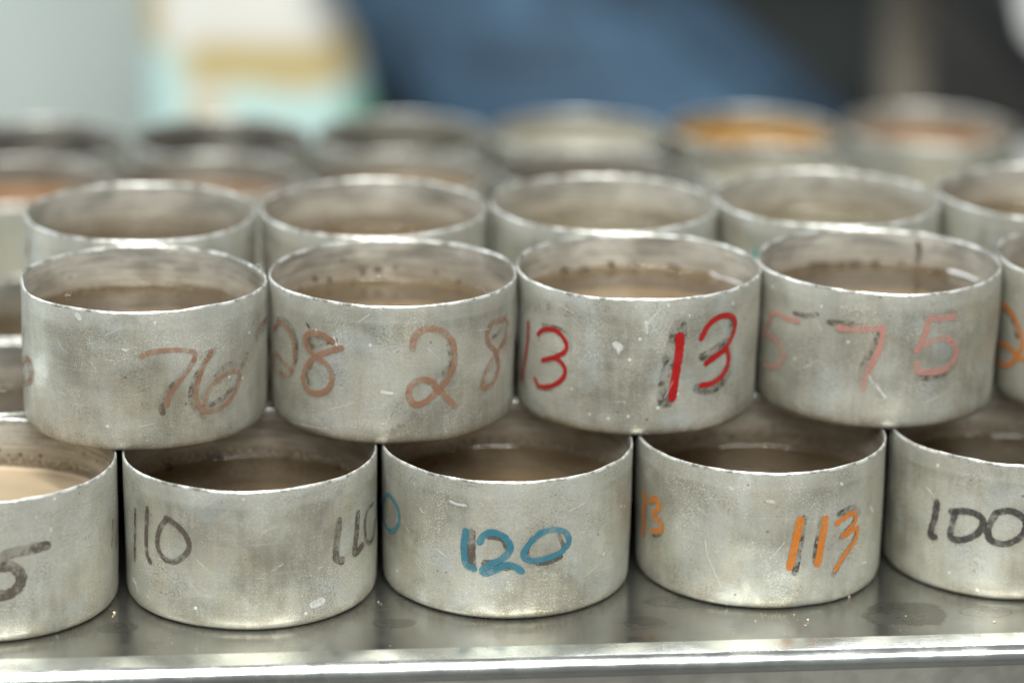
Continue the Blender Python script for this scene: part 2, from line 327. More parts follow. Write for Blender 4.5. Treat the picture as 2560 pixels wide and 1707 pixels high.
# ------------------------------------------------------------------ node helpers
class NT:
    def __init__(self, name):
        self.m = bpy.data.materials.new(name)
        self.m.use_nodes = True
        self.t = self.m.node_tree
        self.t.nodes.clear()
        self.out = self.t.nodes.new('ShaderNodeOutputMaterial')

    def n(self, typ, **kw):
        x = self.t.nodes.new(typ)
        for k, v in kw.items():
            if k.startswith('i_'):
                x.inputs[k[2:].replace('_', ' ')].default_value = v
            else:
                setattr(x, k, v)
        return x

    def l(self, a, b):
        self.t.links.new(a, b)

    def math(self, op, a, b=None, c=None, clamp=False):
        x = self.n('ShaderNodeMath', operation=op, use_clamp=clamp)
        for i, v in enumerate((a, b, c)):
            if v is None:
                continue
            if isinstance(v, (int, float)):
                x.inputs[i].default_value = v
            else:
                self.l(v, x.inputs[i])
        return x.outputs[0]

    def mix(self, fac, a, b, blend='MIX'):
        x = self.n('ShaderNodeMix', data_type='RGBA', blend_type=blend)
        for sock, v in ((x.inputs[0], fac), (x.inputs[6], a), (x.inputs[7], b)):
            if isinstance(v, (int, float)):
                sock.default_value = v
            elif isinstance(v, tuple):
                sock.default_value = (*v, 1) if len(v) == 3 else v
            else:
                self.l(v, sock)
        return x.outputs[2]

    def ramp(self, v, lo, hi, a=0.0, b=1.0, smooth=True):
        x = self.n('ShaderNodeMapRange', interpolation_type='SMOOTHSTEP' if smooth else 'LINEAR')
        x.clamp = True
        if isinstance(v, (int, float)):
            x.inputs[0].default_value = v
        else:
            self.l(v, x.inputs[0])
        x.inputs[1].default_value = lo
        x.inputs[2].default_value = hi
        x.inputs[3].default_value = a
        x.inputs[4].default_value = b
        return x.outputs[0]

    def noise(self, vec, scale, detail=3, rough=.5, dist=0):
        x = self.n('ShaderNodeTexNoise')
        self.l(vec, x.inputs['Vector'])
        x.inputs['Scale'].default_value = scale
        x.inputs['Detail'].default_value = detail
        x.inputs['Roughness'].default_value = rough
        x.inputs['Distortion'].default_value = dist
        return x.outputs[0]

    def mapping(self, vec, scale=(1, 1, 1), rot=0, loc=(0, 0, 0)):
        x = self.n('ShaderNodeMapping')
        self.l(vec, x.inputs[0])
        x.inputs['Location'].default_value = loc
        x.inputs['Rotation'].default_value = (0, 0, rot)
        x.inputs['Scale'].default_value = scale
        return x.outputs[0]

    def voro(self, vec, scale, rnd=1.0):
        x = self.n('ShaderNodeTexVoronoi')
        self.l(vec, x.inputs['Vector'])
        x.inputs['Scale'].default_value = scale
        x.inputs['Randomness'].default_value = rnd
        return x

    def scratch(self, vec, rot, sx, sy, thr, keep, loc):
        """short straight nicks: stretched voronoi cells, only some kept"""
        m = self.mapping(vec, (sx, sy, 1), 0, loc)
        if rot:
            r = self.mapping(vec, (1, 1, 1), rot)
            m = self.mapping(r, (sx, sy, 1), 0, loc)
        v = self.voro(m, 1)
        a = self.ramp(v.outputs['Distance'], thr * .5, thr, 1, 0)
        s = self.n('ShaderNodeSeparateColor')
        self.l(v.outputs['Color'], s.inputs[0])
        b = self.math('GREATER_THAN', s.outputs[0], 1 - keep)
        c = self.math('MULTIPLY', a, b)
        return self.math('MULTIPLY', c, s.outputs[1])

    def bsdf(self, **kw):
        x = self.n('ShaderNodeBsdfPrincipled')
        for k, v in kw.items():
            s = x.inputs[k.replace('_', ' ')]
            if isinstance(v, (int, float)):
                s.default_value = v
            elif isinstance(v, tuple):
                s.default_value = (*v, 1) if len(v) == 3 else v
            else:
                self.l(v, s)
        return x

    def bump(self, h, strength, dist):
        x = self.n('ShaderNodeBump')
        x.inputs['Strength'].default_value = strength
        x.inputs['Distance'].default_value = dist
        self.l(h, x.inputs['Height'])
        return x.outputs[0]

    def done(self, b):
        self.l(b.outputs[0], self.out.inputs[0])
        return self.m


def seeded_uv(t):
    """UV (metres round the wall, metres up) shifted by the object's random number"""
    uv = t.n('ShaderNodeUVMap').outputs[0]
    oi = t.n('ShaderNodeObjectInfo').outputs['Random']
    sh = t.n('ShaderNodeCombineXYZ')
    t.l(t.math('MULTIPLY', oi, 3.7), sh.inputs[0])
    t.l(t.math('MULTIPLY', oi, 1.9), sh.inputs[1])
    ad = t.n('ShaderNodeVectorMath', operation='ADD')
    t.l(uv, ad.inputs[0])
    t.l(sh.outputs[0], ad.inputs[1])
    sp = t.n('ShaderNodeSeparateXYZ')
    t.l(uv, sp.inputs[0])
    return ad.outputs[0], sp.outputs[0], sp.outputs[1], oi


def mat_tin_outer(dull=0.0):
    t = NT("darkened_aluminium_outside" if dull else "aged_aluminium_outside")
    uv, u, v, rnd = seeded_uv(t)
    big = t.noise(uv, 32, 3, .55, .3)
    med = t.noise(uv, 95, 4, .6, .4)
    fine = t.noise(uv, 900, 3, .7)
    warm = t.noise(t.mapping(uv, (1, 1, 1), 0, (5, 2, 0)), 42, 3, .6, .5)
    grain = t.noise(t.mapping(uv, (500, 60, 1)), 1, 3, .6)
    c = t.mix(t.ramp(big, .36, .64), (.235, .23, .18), (.56, .57, .515))
    c = t.mix(t.ramp(med, .38, .64, 0, .5), c, (.33, .32, .255))
    runs = t.noise(t.mapping(uv, (130, 14, 1)), 1, 4, .65, .4)
    c = t.mix(t.ramp(runs, .50, .72, 0, .45), c, (.38, .33, .24))
    hbr = t.noise(t.mapping(uv, (45, 1300, 1)), 1, 4, .7)
    c = t.mix(t.ramp(hbr, .5, .75, 0, .18), c, (.68, .68, .64))
    c = t.mix(t.ramp(hbr, .48, .25, 0, .2), c, (.22, .21, .17))
    c = t.mix(t.ramp(t.noise(t.mapping(uv, (1, 1, 1), 0, (8, 4, 0)), 55, 3, .6, .5), .52, .68, 0, .45), c, (.47, .53, .54))
    c = t.mix(t.math('MULTIPLY', t.ramp(warm, .50, .68, 0, .75), t.ramp(rnd, 0, 1, .25, 1, False)), c, (.42, .36, .25))
    c = t.mix(t.ramp(rnd, 0, 1, .0, .42, False), c, (.31, .31, .245))
    c = t.mix(t.ramp(fine, .30, .70, .25, 0), c, (.24, .23, .2))
    c = t.mix(t.ramp(grain, .35, .75, 0, .12), c, (.75, .75, .72))
    # rubbed lighter band under the rim, patchy darker brown low down near the corner
    top = t.ramp(v, H0 - .0062, H0 - .0048)
    c = t.mix(t.math('MULTIPLY', top, .28), c, (.56, .57, .53))
    low = t.math('MULTIPLY', t.ramp(v, .0065, .0008), t.ramp(med, .42, .6))
    c = t.mix(t.math('MULTIPLY', low, .5), c, (.20, .16, .10))
    # scattered dark pits and pale spots
    vp = t.voro(t.mapping(uv, (1, 1, 1), 0, (1, 7, 0)), 330)
    sp = t.n('ShaderNodeSeparateColor')
    t.l(vp.outputs['Color'], sp.inputs[0])
    pit = t.math('MULTIPLY', t.ramp(vp.outputs['Distance'], .10, .2, 1, 0), t.math('MULTIPLY', t.math('GREATER_THAN', sp.outputs[0], .93), sp.outputs[2]))
    c = t.mix(t.math('MULTIPLY', pit, .75), c, (.10, .085, .06))
    pale = t.math('MULTIPLY', t.ramp(vp.outputs['Distance'], .12, .22, 1, 0), t.math('MULTIPLY', t.math('LESS_THAN', sp.outputs[0], .08), sp.outputs[2]))
    c = t.mix(t.math('MULTIPLY', pale, .8), c, (.85, .86, .84))
    # nicks in many directions
    sc = None
    for i, (rot, sx, sy, thr, keep) in enumerate(((.5, 340, 5200, .22, .40), (-.6, 400, 5600, .22, .40), (1.15, 420, 5400, .22, .40),
                                                  (-1.1, 480, 5800, .22, .40), (.08, 300, 5400, .2, .35), (.85, 760, 6200, .26, .45),
                                                  (-.25, 720, 6400, .26, .45), (2.0, 640, 6000, .24, .45))):
        s = t.scratch(uv, rot, sx, sy, thr, keep, (i * 3.1, i * 1.7, 0))
        sc = s if sc is None else t.math('MAXIMUM', sc, s)
    zone = t.ramp(t.noise(t.mapping(uv, (1, 1, 1), 0, (9, 9, 0)), 60, 2, .5), .36, .62, .25, 1)
    sc = t.math('MULTIPLY', sc, zone)
    dsc = None
    for i, (rot, sx, sy) in enumerate(((.3, 300, 4200), (-.9, 380, 4600), (1.4, 420, 4400), (-.15, 260, 4800))):
        s = t.scratch(uv, rot, sx, sy, .24, .30, (i * 2.1 + 40, i * 1.3 + 9, 0))
        dsc = s if dsc is None else t.math('MAXIMUM', dsc, s)
    dsc = t.math('MULTIPLY', dsc, t.ramp(t.noise(t.mapping(uv, (1, 1, 1), 0, (2, 9, 0)), 75, 2, .5), .40, .60, .1, 1))
    micro = t.noise(uv, 2300, 2, .6)
    c = t.mix(t.ramp(micro, .35, .65, .16, 0), c, (.20, .19, .16))
    c = t.mix(t.ramp(micro, .52, .72, 0, .14), c, (.86, .87, .84))
    scuff = t.math('MULTIPLY', t.ramp(t.noise(uv, 1300, 3, .75), .50, .60), t.ramp(t.noise(t.mapping(uv, (1, 1.5, 1), 0, (13, 5, 0)), 52, 4, .65, .3), .52, .64))
    c = t.mix(t.math('MULTIPLY', scuff, .55), c, (.13, .12, .095))
    rub = t.math('MULTIPLY', t.ramp(t.noise(uv, 1700, 2, .7), .54, .64), t.ramp(t.noise(t.mapping(uv, (1, 1, 1), 0, (23, 15, 0)), 60, 4, .65, .3), .50, .62))
    c = t.mix(t.math('MULTIPLY', rub, .5), c, (.80, .81, .77))
    c = t.mix(t.math('MULTIPLY', dsc, .50), c, (.15, .135, .11))
    c = t.mix(t.math('MULTIPLY', sc, .66), c, (.88, .89, .86))
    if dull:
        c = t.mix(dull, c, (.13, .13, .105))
    rough = t.ramp(med, .3, .7, .34, .52)
    rough = t.math('SUBTRACT', rough, t.math('MULTIPLY', sc, .15))
    h = t.math('ADD', t.math('MULTIPLY', med, .5), t.math('MULTIPLY', fine, .16))
    h = t.math('SUBTRACT', h, t.math('MULTIPLY', sc, .10))
    b = t.bsdf(Base_Color=c, Metallic=.62, Roughness=rough, Normal=t.bump(h, .35, .0006))
    return t.done(b)


def mat_tin_inner(dull=0.0):
    t = NT("darkened_stained_aluminium_inside" if dull else "stained_aluminium_inside")
    uv, u, v, rnd = seeded_uv(t)
    big = t.noise(t.mapping(uv, (1, 2, 1)), 38, 3, .6, .4)
    med = t.noise(t.mapping(uv, (1, 3, 1)), 130, 4, .65)
    fine = t.noise(uv, 800, 3, .7)
    streak = t.noise(t.mapping(uv, (50, 900, 1)), 1, 3, .6)
    c = t.mix(t.ramp(big, .35, .65), (.215, .21, .19), (.48, .475, .435))
    c = t.mix(t.ramp(med, .4, .68, 0, .6), c, (.30, .28, .24))
    c = t.mix(t.ramp(streak, .46, .68, 0, .45), c, (.62, .60, .54))
    c = t.mix(t.ramp(streak, .5, .3, 0, .5), c, (.15, .135, .105))
    c = t.mix(t.ramp(fine, .3, .6, .3, 0), c, (.18, .16, .13))
    d = t.ramp(v, H0 - .0045, H0 - .0135)          # brown tide marks towards the water
    d = t.math('MULTIPLY', d, t.ramp(med, .2, .6, .45, 1))
    c = t.mix(t.math('MULTIPLY', d, .62), c, (.35, .295, .215))
    c = t.mix(t.math('MULTIPLY', t.ramp(v, H0 - .010, H0 - .0135), t.ramp(fine, .40, .56, 0, .7)), c, (.07, .045, .025))
    c = t.mix(t.ramp(v, H0 - .0125, H0 - .017, 0, .7), c, (.18, .145, .10))
    vp = t.voro(t.mapping(uv, (1, 1.2, 1), 0, (3, 1, 0)), 300)
    sp = t.n('ShaderNodeSeparateColor')
    t.l(vp.outputs['Color'], sp.inputs[0])
    pit = t.math('MULTIPLY', t.ramp(vp.outputs['Distance'], .15, .32, 1, 0), t.math('GREATER_THAN', sp.outputs[0], .90))
    pit = t.math('MULTIPLY', pit, t.ramp(v, H0 - .004, H0 - .012))
    c = t.mix(t.math('MULTIPLY', pit, .8), c, (.05, .035, .02))
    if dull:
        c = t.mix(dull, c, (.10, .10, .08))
    h = t.math('ADD', t.math('MULTIPLY', med, .5), t.math('MULTIPLY', fine, .2))
    b = t.bsdf(Base_Color=c, Metallic=.60, Roughness=t.ramp(big, .3, .7, .30, .44), Normal=t.bump(h, .35, .0006))
    return t.done(b)


def mat_rim(dull=0.0):
    t = NT("darkened_rim" if dull else "worn_bright_rim")
    uv = t.n('ShaderNodeTexCoord').outputs['Object']
    a = t.noise(uv, 150, 4, .7)
    c = t.mix(t.ramp(a, .36, .60), (.17, .17, .15), (.60, .61, .59))
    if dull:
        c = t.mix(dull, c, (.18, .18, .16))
    return t.done(t.bsdf(Base_Color=c, Metallic=.60, Roughness=.38, Normal=t.bump(a, .3, .0003)))


def mat_water(name, deep, pale, rough=.015):
    t = NT(name)
    co = t.n('ShaderNodeTexCoord').outputs['Object']
    a = t.noise(co, 24, 2, .5, .2)
    b_ = t.noise(co, 90, 2, .5, .2)
    c = t.mix(t.ramp(a, .35, .66), deep, pale)
    c = t.mix(t.ramp(b_, .5, .8, 0, .2), c, tuple(x * .5 for x in deep))
    w = t.noise(co, 26, 1, .4)
    return t.done(t.bsdf(Base_Color=c, Roughness=rough, IOR=1.36, Specular_IOR_Level=.5, Normal=t.bump(w, .03, .002)))


def mat_clear_water(name, col, murk):
    t = NT(name)
    co = t.n('ShaderNodeTexCoord').outputs['Object']
    w = t.noise(co, 22, 1, .4)
    nrm = t.bump(w, .02, .002)
    tr = t.n('ShaderNodeBsdfTransparent')
    tr.inputs[0].default_value = (.93, .88, .78, 1)
    df = t.n('ShaderNodeBsdfDiffuse')
    df.inputs[0].default_value = (*col, 1)
    mx = t.n('ShaderNodeMixShader')
    a = t.noise(co, 30, 3, .6, .5)
    t.l(t.ramp(a, .3, .7, murk - .12, murk + .12), mx.inputs[0])
    t.l(tr.outputs[0], mx.inputs[1])
    t.l(df.outputs[0], mx.inputs[2])
    gl = t.n('ShaderNodeBsdfGlossy')
    gl.inputs['Roughness'].default_value = .02
    t.l(nrm, gl.inputs['Normal'])
    fr = t.n('ShaderNodeFresnel')
    fr.inputs[0].default_value = 1.33
    t.l(nrm, fr.inputs['Normal'])
    m2 = t.n('ShaderNodeMixShader')
    t.l(fr.outputs[0], m2.inputs[0])
    t.l(mx.outputs[0], m2.inputs[1])
    t.l(gl.outputs[0], m2.inputs[2])
    t.l(m2.outputs[0], t.out.inputs[0])
    return t.m


def mat_sediment(name, c1, c2):
    t = NT(name)
    co = t.n('ShaderNodeTexCoord').outputs['Object']
    a = t.noise(co, 40, 4, .6, .8)
    b = t.noise(co, 700, 3, .6)
    c = t.mix(t.ramp(a, .35, .65), c1, c2)
    c = t.mix(t.ramp(b, .55, .75, 0, .3), c, tuple(x * .35 for x in c1))
    return t.done(t.bsdf(Base_Color=c, Roughness=.8))


def mat_paint(name, col, cover, wear, rough=.5, breakup=700):
    """marker ink rubbed thin; wear eats its alpha"""
    t = NT(name)
    uvn = t.n('ShaderNodeUVMap').outputs[0]
    sp = t.n('ShaderNodeSeparateXYZ')
    t.l(uvn, sp.inputs[0])
    co = t.n('ShaderNodeTexCoord').outputs['Object']
    nz = t.noise(co, breakup, 4, .7)
    so = t.n('ShaderNodeSeparateXYZ')
    t.l(co, so.inputs[0])
    cc = t.n('ShaderNodeCombineXYZ')
    t.l(so.outputs[0], cc.inputs[0])
    t.l(so.outputs[2], cc.inputs[1])
    cxz = cc.outputs[0]
    n2 = t.noise(co, 160, 3, .6)
    e = t.math('ABSOLUTE', t.math('SUBTRACT', sp.outputs[1], .5))
    e = t.math('ADD', e, t.math('MULTIPLY', t.math('SUBTRACT', nz, .5), .26 + wear * .6))
    edge = t.ramp(e, .44, .52, 1, 0)
    hole = t.ramp(t.math('ADD', t.math('MULTIPLY', nz, .6), t.math('MULTIPLY', n2, .4)), .34 + .20 * wear, .44 + .22 * wear, max(.22, .85 - wear * .95), 1)
    sx = None
    for i, (rot, a, b) in enumerate(((.6, 170, 2600), (-.7, 200, 3000), (1.3, 220, 2800))):
        s = t.scratch(t.mapping(cxz, (1, 1, 1)), rot, a * 1.6, b * 1.5, .24, .4, (i, i, 0))
        sx = s if sx is None else t.math('MAXIMUM', sx, s)
    al = t.math('MULTIPLY', edge, hole)
    al = t.math('MULTIPLY', al, cover)
    al = t.math('MULTIPLY', al, t.ramp(n2, .30, .62, 1 - wear * .9, 1))
    al = t.math('MULTIPLY', al, t.math('SUBTRACT', 1, t.math('MULTIPLY', sx, .35 + wear * .6)))
    c = t.mix(t.ramp(n2, .35, .65, 0, .6), col, tuple(x * .62 for x in col))
    p = t.bsdf(Base_Color=c, Roughness=rough, Metallic=.0)
    t.l(al, p.inputs['Alpha'])
    return t.done(p)


M = dict(outer=mat_tin_outer(), inner=mat_tin_inner(), rim=mat_rim(), outer_dull=mat_tin_outer(.30), inner_dull=mat_tin_inner(.50), rim_dull=mat_rim(.05))  # dull keys: the same metals mixed darker for the rear rows
PAINT = {
    'red': mat_paint('red_paint_ink', (.26, .006, .006), .98, .14, .38),
    'pink': mat_paint('pink_worn_ink', (.37, .185, .155), .82, .34),
    'rust': mat_paint('rust_worn_ink', (.235, .122, .072), .74, .40),
    'orange': mat_paint('orange_paint_ink', (.42, .135, .015), .93, .18, .42),
    'blue': mat_paint('blue_paint_ink', (.028, .14, .195), .88, .26, .45),
    'teal': mat_paint('teal_ink', (.01, .25, .20), .95, .1),
    'brown': mat_paint('brown_grey_faded_ink', (.075, .058, .044), .80, .44),
    'black': mat_paint('black_faded_ink', (.035, .032, .03), .84, .38),
    'dark': mat_paint('dark_rubbed_ink', (.045, .038, .03), .80, .62),
    'ghost': mat_paint('old_ghost_ink', (.080, .062, .042), .62, .68),
    'smear': mat_paint('grey_brown_smear', (.14, .11, .08), .38, .80),
    'drip': mat_paint('dried_pale_drip', (.66, .68, .68), .50, .40),
    'scratch': mat_paint('bright_scratch', (.86, .87, .84), .55, .55),
    'spot': mat_paint('dark_dirt_spot', (.035, .022, .012), .88, .55, breakup=420),
    'glint': mat_paint('pale_painted_glint', (.8, .84, .88), .85, .30, .3),  # light glint painted as a pale stroke on the inner wall
}
MARK_NAME = {'red': 'handwritten_digit', 'pink': 'handwritten_digit', 'rust': 'handwritten_digit', 'orange': 'handwritten_digit',
             'blue': 'handwritten_digit', 'teal': 'handwritten_mark', 'brown': 'handwritten_digit', 'black': 'handwritten_digit',
             'dark': 'rubbed_old_writing', 'ghost': 'rubbed_old_writing', 'smear': 'smear', 'drip': 'dried_drip', 'scratch': 'scratch',
             'spot': 'dirt_speck', 'glint': 'painted_glint'}
INK_LABEL = {'red': 'bright red handwritten digit', 'pink': 'faded pink handwritten digit', 'rust': 'worn rust brown handwritten digit',
             'orange': 'orange handwritten digit', 'blue': 'blue handwritten digit', 'teal': 'small teal ink mark',
             'brown': 'faded brown handwritten digit', 'black': 'faded black handwritten digit'}


# ------------------------------------------------------------------ object helpers
def link(name, me, parent=None, mats=()):
    o = bpy.data.objects.new(name, me)
    for m in mats:
        me.materials.append(m)
    COL.objects.link(o)
    if parent:
        o.parent = parent
    return o


def tag(o, label=None, cat=None, group=None, kind=None):
    for k, v in (('label', label), ('category', cat), ('group', group), ('kind', kind)):
        if v:
            o[k] = v
    return o


def empty(name, loc, rz=0):
    o = bpy.data.objects.new(name, None)
    o.location = loc
    o.rotation_euler = (0, 0, rz)
    o.empty_display_size = .02
    COL.objects.link(o)
    return o


def smooth(me):
    for p in me.polygons:
        p.use_smooth = True


class Shape:
    """hand-beaten shape of one tin: wall radius and rim height as functions of angle and height"""

    def __init__(self, seed, s, rough=1.0, extra=()):
        rr = random.Random(seed)
        self.o = Vector((rr.uniform(-50, 50), rr.uniform(-50, 50), rr.uniform(-50, 50)))
        self.s = s
        self.k = rough
        self.ph = rr.uniform(0, 6.28)
        self.e2 = rr.uniform(.0, .00022)
        self.extra = list(extra)
        for _ in range(5):       # small knocks all round
            self.extra.append((rr.uniform(-pi, pi), rr.uniform(.002, .044), rr.uniform(.07, .22), rr.uniform(.003, .009), rr.uniform(-.0003, .00045)))

    def r(self, th, z):
        f = min(1, max(0, z / H0))
        r = R0 * self.s * (1 - .017 * (1 - f) ** 1.3)
        r += self.e2 * cos(2 * (th - self.ph)) * (.4 + .6 * f)
        p = Vector((cos(th) * 1.3, sin(th) * 1.3, z * 26)) + self.o
        r += .00050 * self.k * noise.noise(p)
        p2 = Vector((cos(th) * 4.2, sin(th) * 4.2, z * 95)) + self.o
        r += .00012 * self.k * noise.noise(p2)
        for (t0, z0, wt, wz, d) in self.extra:
            dt = (th - t0 + pi) % (2 * pi) - pi
            r -= d * math.exp(-(dt / wt) ** 2 - ((z - z0) / wz) ** 2)
        return r

    def top(self, th):
        p = Vector((cos(th) * 1.2, sin(th) * 1.2, 7)) + self.o
        p2 = Vector((cos(th) * 6, sin(th) * 6, 3)) + self.o
        p3 = Vector((cos(th) * 22, sin(th) * 22, 3)) + self.o
        return H0 + .00055 * self.k * noise.noise(p) + .00020 * self.k * noise.noise(p2) + .00003 * self.k * noise.noise(p3)


def tin_body_mesh(sh, segs=144, thick=WALL, dull=''):
    rc = .0031
    bm = bmesh.new()
    uvl = bm.loops.layers.uv.new('UVMap')
    prof = []      # (kind, param): 'o' outer wall at z; rings listed from the bottom centre, round the outside, over the rim, down inside
    prof.append(('b', .30, 0.0004, 0))
    prof.append(('b', .80, 0.0, 0))
    for i in range(1, 5):
        a = i / 4 * pi / 2
        prof.append(('c', sin(a), rc * (1 - cos(a)), 0))
    for i in range(1, 15):
        prof.append(('o', 0, i / 15, 0))
    prof += [('r', 0.0, .93, 0), ('r', .16, .995, 2), ('r', .5, 1.005, 2), ('r', .84, .995, 2), ('r', 1.0, .93, 2)]
    for i in range(12, 0, -1):
        prof.append(('i', 0, i / 13, 1))
    prof.append(('f', .93, 0, 1))
    prof.append(('f', .5, 0, 1))
    rings = []
    for k, (kd, a, b, mi) in enumerate(prof):
        ring = []
        for j in range(segs):
            th = 2 * pi * j / segs
            top = sh.top(th)
            if kd == 'b':
                r = (sh.r(th, 0) - rc) * a
                z = b
            elif kd == 'c':
                r = sh.r(th, b) - rc + rc * a
                z = b
            elif kd == 'o':
                z = rc + (top - rc - .0008) * b
                r = sh.r(th, z)
            elif kd == 'r':
                z = top - .0008 + .0008 * ((b - .93) / .07)
                r = sh.r(th, z) - thick * a
            elif kd == 'i':
                z = .0012 + (top - .0012 - .0008) * b
                r = sh.r(th, z) - thick
            else:
                z = .0012
                r = (sh.r(th, 0) - thick) * a
            ring.append(bm.verts.new((r * cos(th), r * sin(th), z)))
        rings.append(ring)
    for k in range(len(rings) - 1):
        mi = prof[k + 1][3]
        if prof[k][0] == 'r' and prof[k + 1][0] == 'r':
            mi = 2
        for j in range(segs):
            j2 = (j + 1) % segs
            f = bm.faces.new((rings[k][j], rings[k][j2], rings[k + 1][j2], rings[k + 1][j]))
            f.material_index = mi
            f.smooth = True
            us = (j / segs, (j + 1) / segs, (j + 1) / segs, j / segs)
            zs = (rings[k][j].co.z, rings[k][j2].co.z, rings[k + 1][j2].co.z, rings[k + 1][j].co.z)
            for lp, uu, zz in zip(f.loops, us, zs):
                lp[uvl].uv = (uu * 2 * pi * R0, zz)
    f = bm.faces.new(list(reversed(rings[0])))
    f.smooth = True
    f = bm.faces.new(rings[-1])
    f.material_index = 1
    me = bpy.data.meshes.new('tin_body')
    bm.to_mesh(me)
    bm.free()
    for m in (M['outer' + dull], M['inner' + dull], M['rim' + dull]):
        me.materials.append(m)
    return me


def sediment_mesh(sh, depth, segs=64):
    zt = H0 - depth
    bm = bmesh.new()
    c = bm.verts.new((0, 0, zt + .0004 * noise.noise(sh.o)))
    prev = None
    for a in (.12, .25, .4, .55, .7, .82, .92, 1.0):
        ring = []
        for j in range(segs):
            th = 2 * pi * j / segs
            r = (sh.r(th, zt) - WALL + .00005) * a
            p = Vector((cos(th) * a * 2.2, sin(th) * a * 2.2, 4)) + sh.o
            ring.append(bm.verts.new((r * cos(th), r * sin(th), zt + .0010 * noise.noise(p) + .0004 * noise.noise(p * 4) + .0012 * a ** 6)))
        for j in range(segs):
            j2 = (j + 1) % segs
            if prev is None:
                bm.faces.new((c, ring[j], ring[j2]))
            else:
                bm.faces.new((prev[j], ring[j], ring[j2], prev[j2]))
        prev = ring
    me = bpy.data.meshes.new('sediment')
    bm.to_mesh(me)
    bm.free()
    smooth(me)
    return me


def water_mesh(sh, depth, segs=96, closed=True):
    zt = H0 - depth
    bm = bmesh.new()
    rings = []
    spec = [(0.0, 0), (.35, 0), (.7, 0), (.88, 0), (.94, .00005), (.965, .0001), (.982, .0003), (.993, .00065), (1.0, .0012)]
    c = bm.verts.new((0, 0, zt))
    for a, dz in spec[1:]:
        ring = []
        for j in range(segs):
            th = 2 * pi * j / segs
            r = (sh.r(th, zt) - WALL + .00005) * a
            n_ = noise.noise(Vector((cos(th) * 5, sin(th) * 5, 0)) + sh.o)
            ring.append(bm.verts.new((r * cos(th), r * sin(th), zt + dz * (1 + .6 * n_))))
        rings.append(ring)
    if closed:
        ring = []
        for j in range(segs):
            th = 2 * pi * j / segs
            r = sh.r(th, zt) - WALL - .0002
            ring.append(bm.verts.new((r * cos(th), r * sin(th), zt - .004)))
        rings.append(ring)
    for j in range(segs):
        bm.faces.new((c, rings[0][j], rings[0][(j + 1) % segs]))
    for k in range(len(rings) - 1):
        for j in range(segs):
            j2 = (j + 1) % segs
            bm.faces.new((rings[k][j], rings[k + 1][j], rings[k + 1][j2], rings[k][j2]))
    if closed:
        bm.faces.new(list(reversed(rings[-1])))
    me = bpy.data.meshes.new('water')
    bm.to_mesh(me)
    bm.free()
    smooth(me)
    return me


def catmull(pts, step):
    if len(pts) == 2:
        a, b = pts
        n = max(2, int((Vector(b) - Vector(a)).length / step))
        return [Vector(a).lerp(Vector(b), i / n) for i in range(n + 1)]
    P = [Vector(p) for p in pts]
    P = [P[0] * 2 - P[1]] + P + [P[-1] * 2 - P[-2]]
    out = []
    for i in range(1, len(P) - 2):
        p0, p1, p2, p3 = P[i - 1:i + 3]
        n = max(2, int((p2 - p1).length / step))
        for k in range(n):
            t = k / n
            out.append(.5 * ((2 * p1) + (p2 - p0) * t + (2 * p0 - 5 * p1 + 4 * p2 - p3) * t * t + (3 * p1 - p0 - 3 * p2 + p3) * t ** 3))
    out.append(P[-2])
    return out


def ribbon(bm, uvl, sh, pts, width, base, inner, rr):
    """a brush stroke lying on the tin wall; pts are (angle, height in mm)"""
    fl = [(a * R0, z * .001) for a, z in pts]
    path = catmull(fl, min(.0004, width * .5))
    n = len(path)
    hw = width * .5
    rows = []
    off = rr.uniform(0, 99)
    # rounded ends: add points beyond both ends with shrinking width
    t0 = (path[0] - path[1]).normalized()
    t1 = (path[-1] - path[-2]).normalized()
    seq = [(path[0] + t0 * hw * .95, .15), (path[0] + t0 * hw * .7, .7)] + [(p, 1.0) for p in path] + [(path[-1] + t1 * hw * .7, .7), (path[-1] + t1 * hw * .95, .15)]
    m = len(seq)
    for i, (p, k) in enumerate(seq):
        a = seq[max(0, i - 1)][0]
        b = seq[min(m - 1, i + 1)][0]
        d = (b - a)
        if d.length < 1e-9:
            d = Vector((1, 0))
        d.normalize()
        nn = Vector((-d.y, d.x))
        w = hw * k * (1 + .16 * noise.noise(Vector((i * .35, off, 0))))
        row = []
        for q in (-1, -.33, .33, 1):
            c = p + nn * w * q
            th, z = c.x / R0, c.y
            lift = base + i * .25e-6
            r = (sh.r(th, z) + lift) if not inner else (sh.r(th, z) - WALL - lift)
            row.append((bm.verts.new((r * cos(th), r * sin(th), z)), i * .0002, .5 + q * .5))
        rows.append(row)
    for i in range(m - 1):
        for q in range(3):
            vs = (rows[i][q], rows[i + 1][q], rows[i + 1][q + 1], rows[i][q + 1])
            f = bm.faces.new([x[0] for x in vs])
            f.smooth = True
            for lp, x in zip(f.loops, vs):
                lp[uvl].uv = (x[1], x[2])


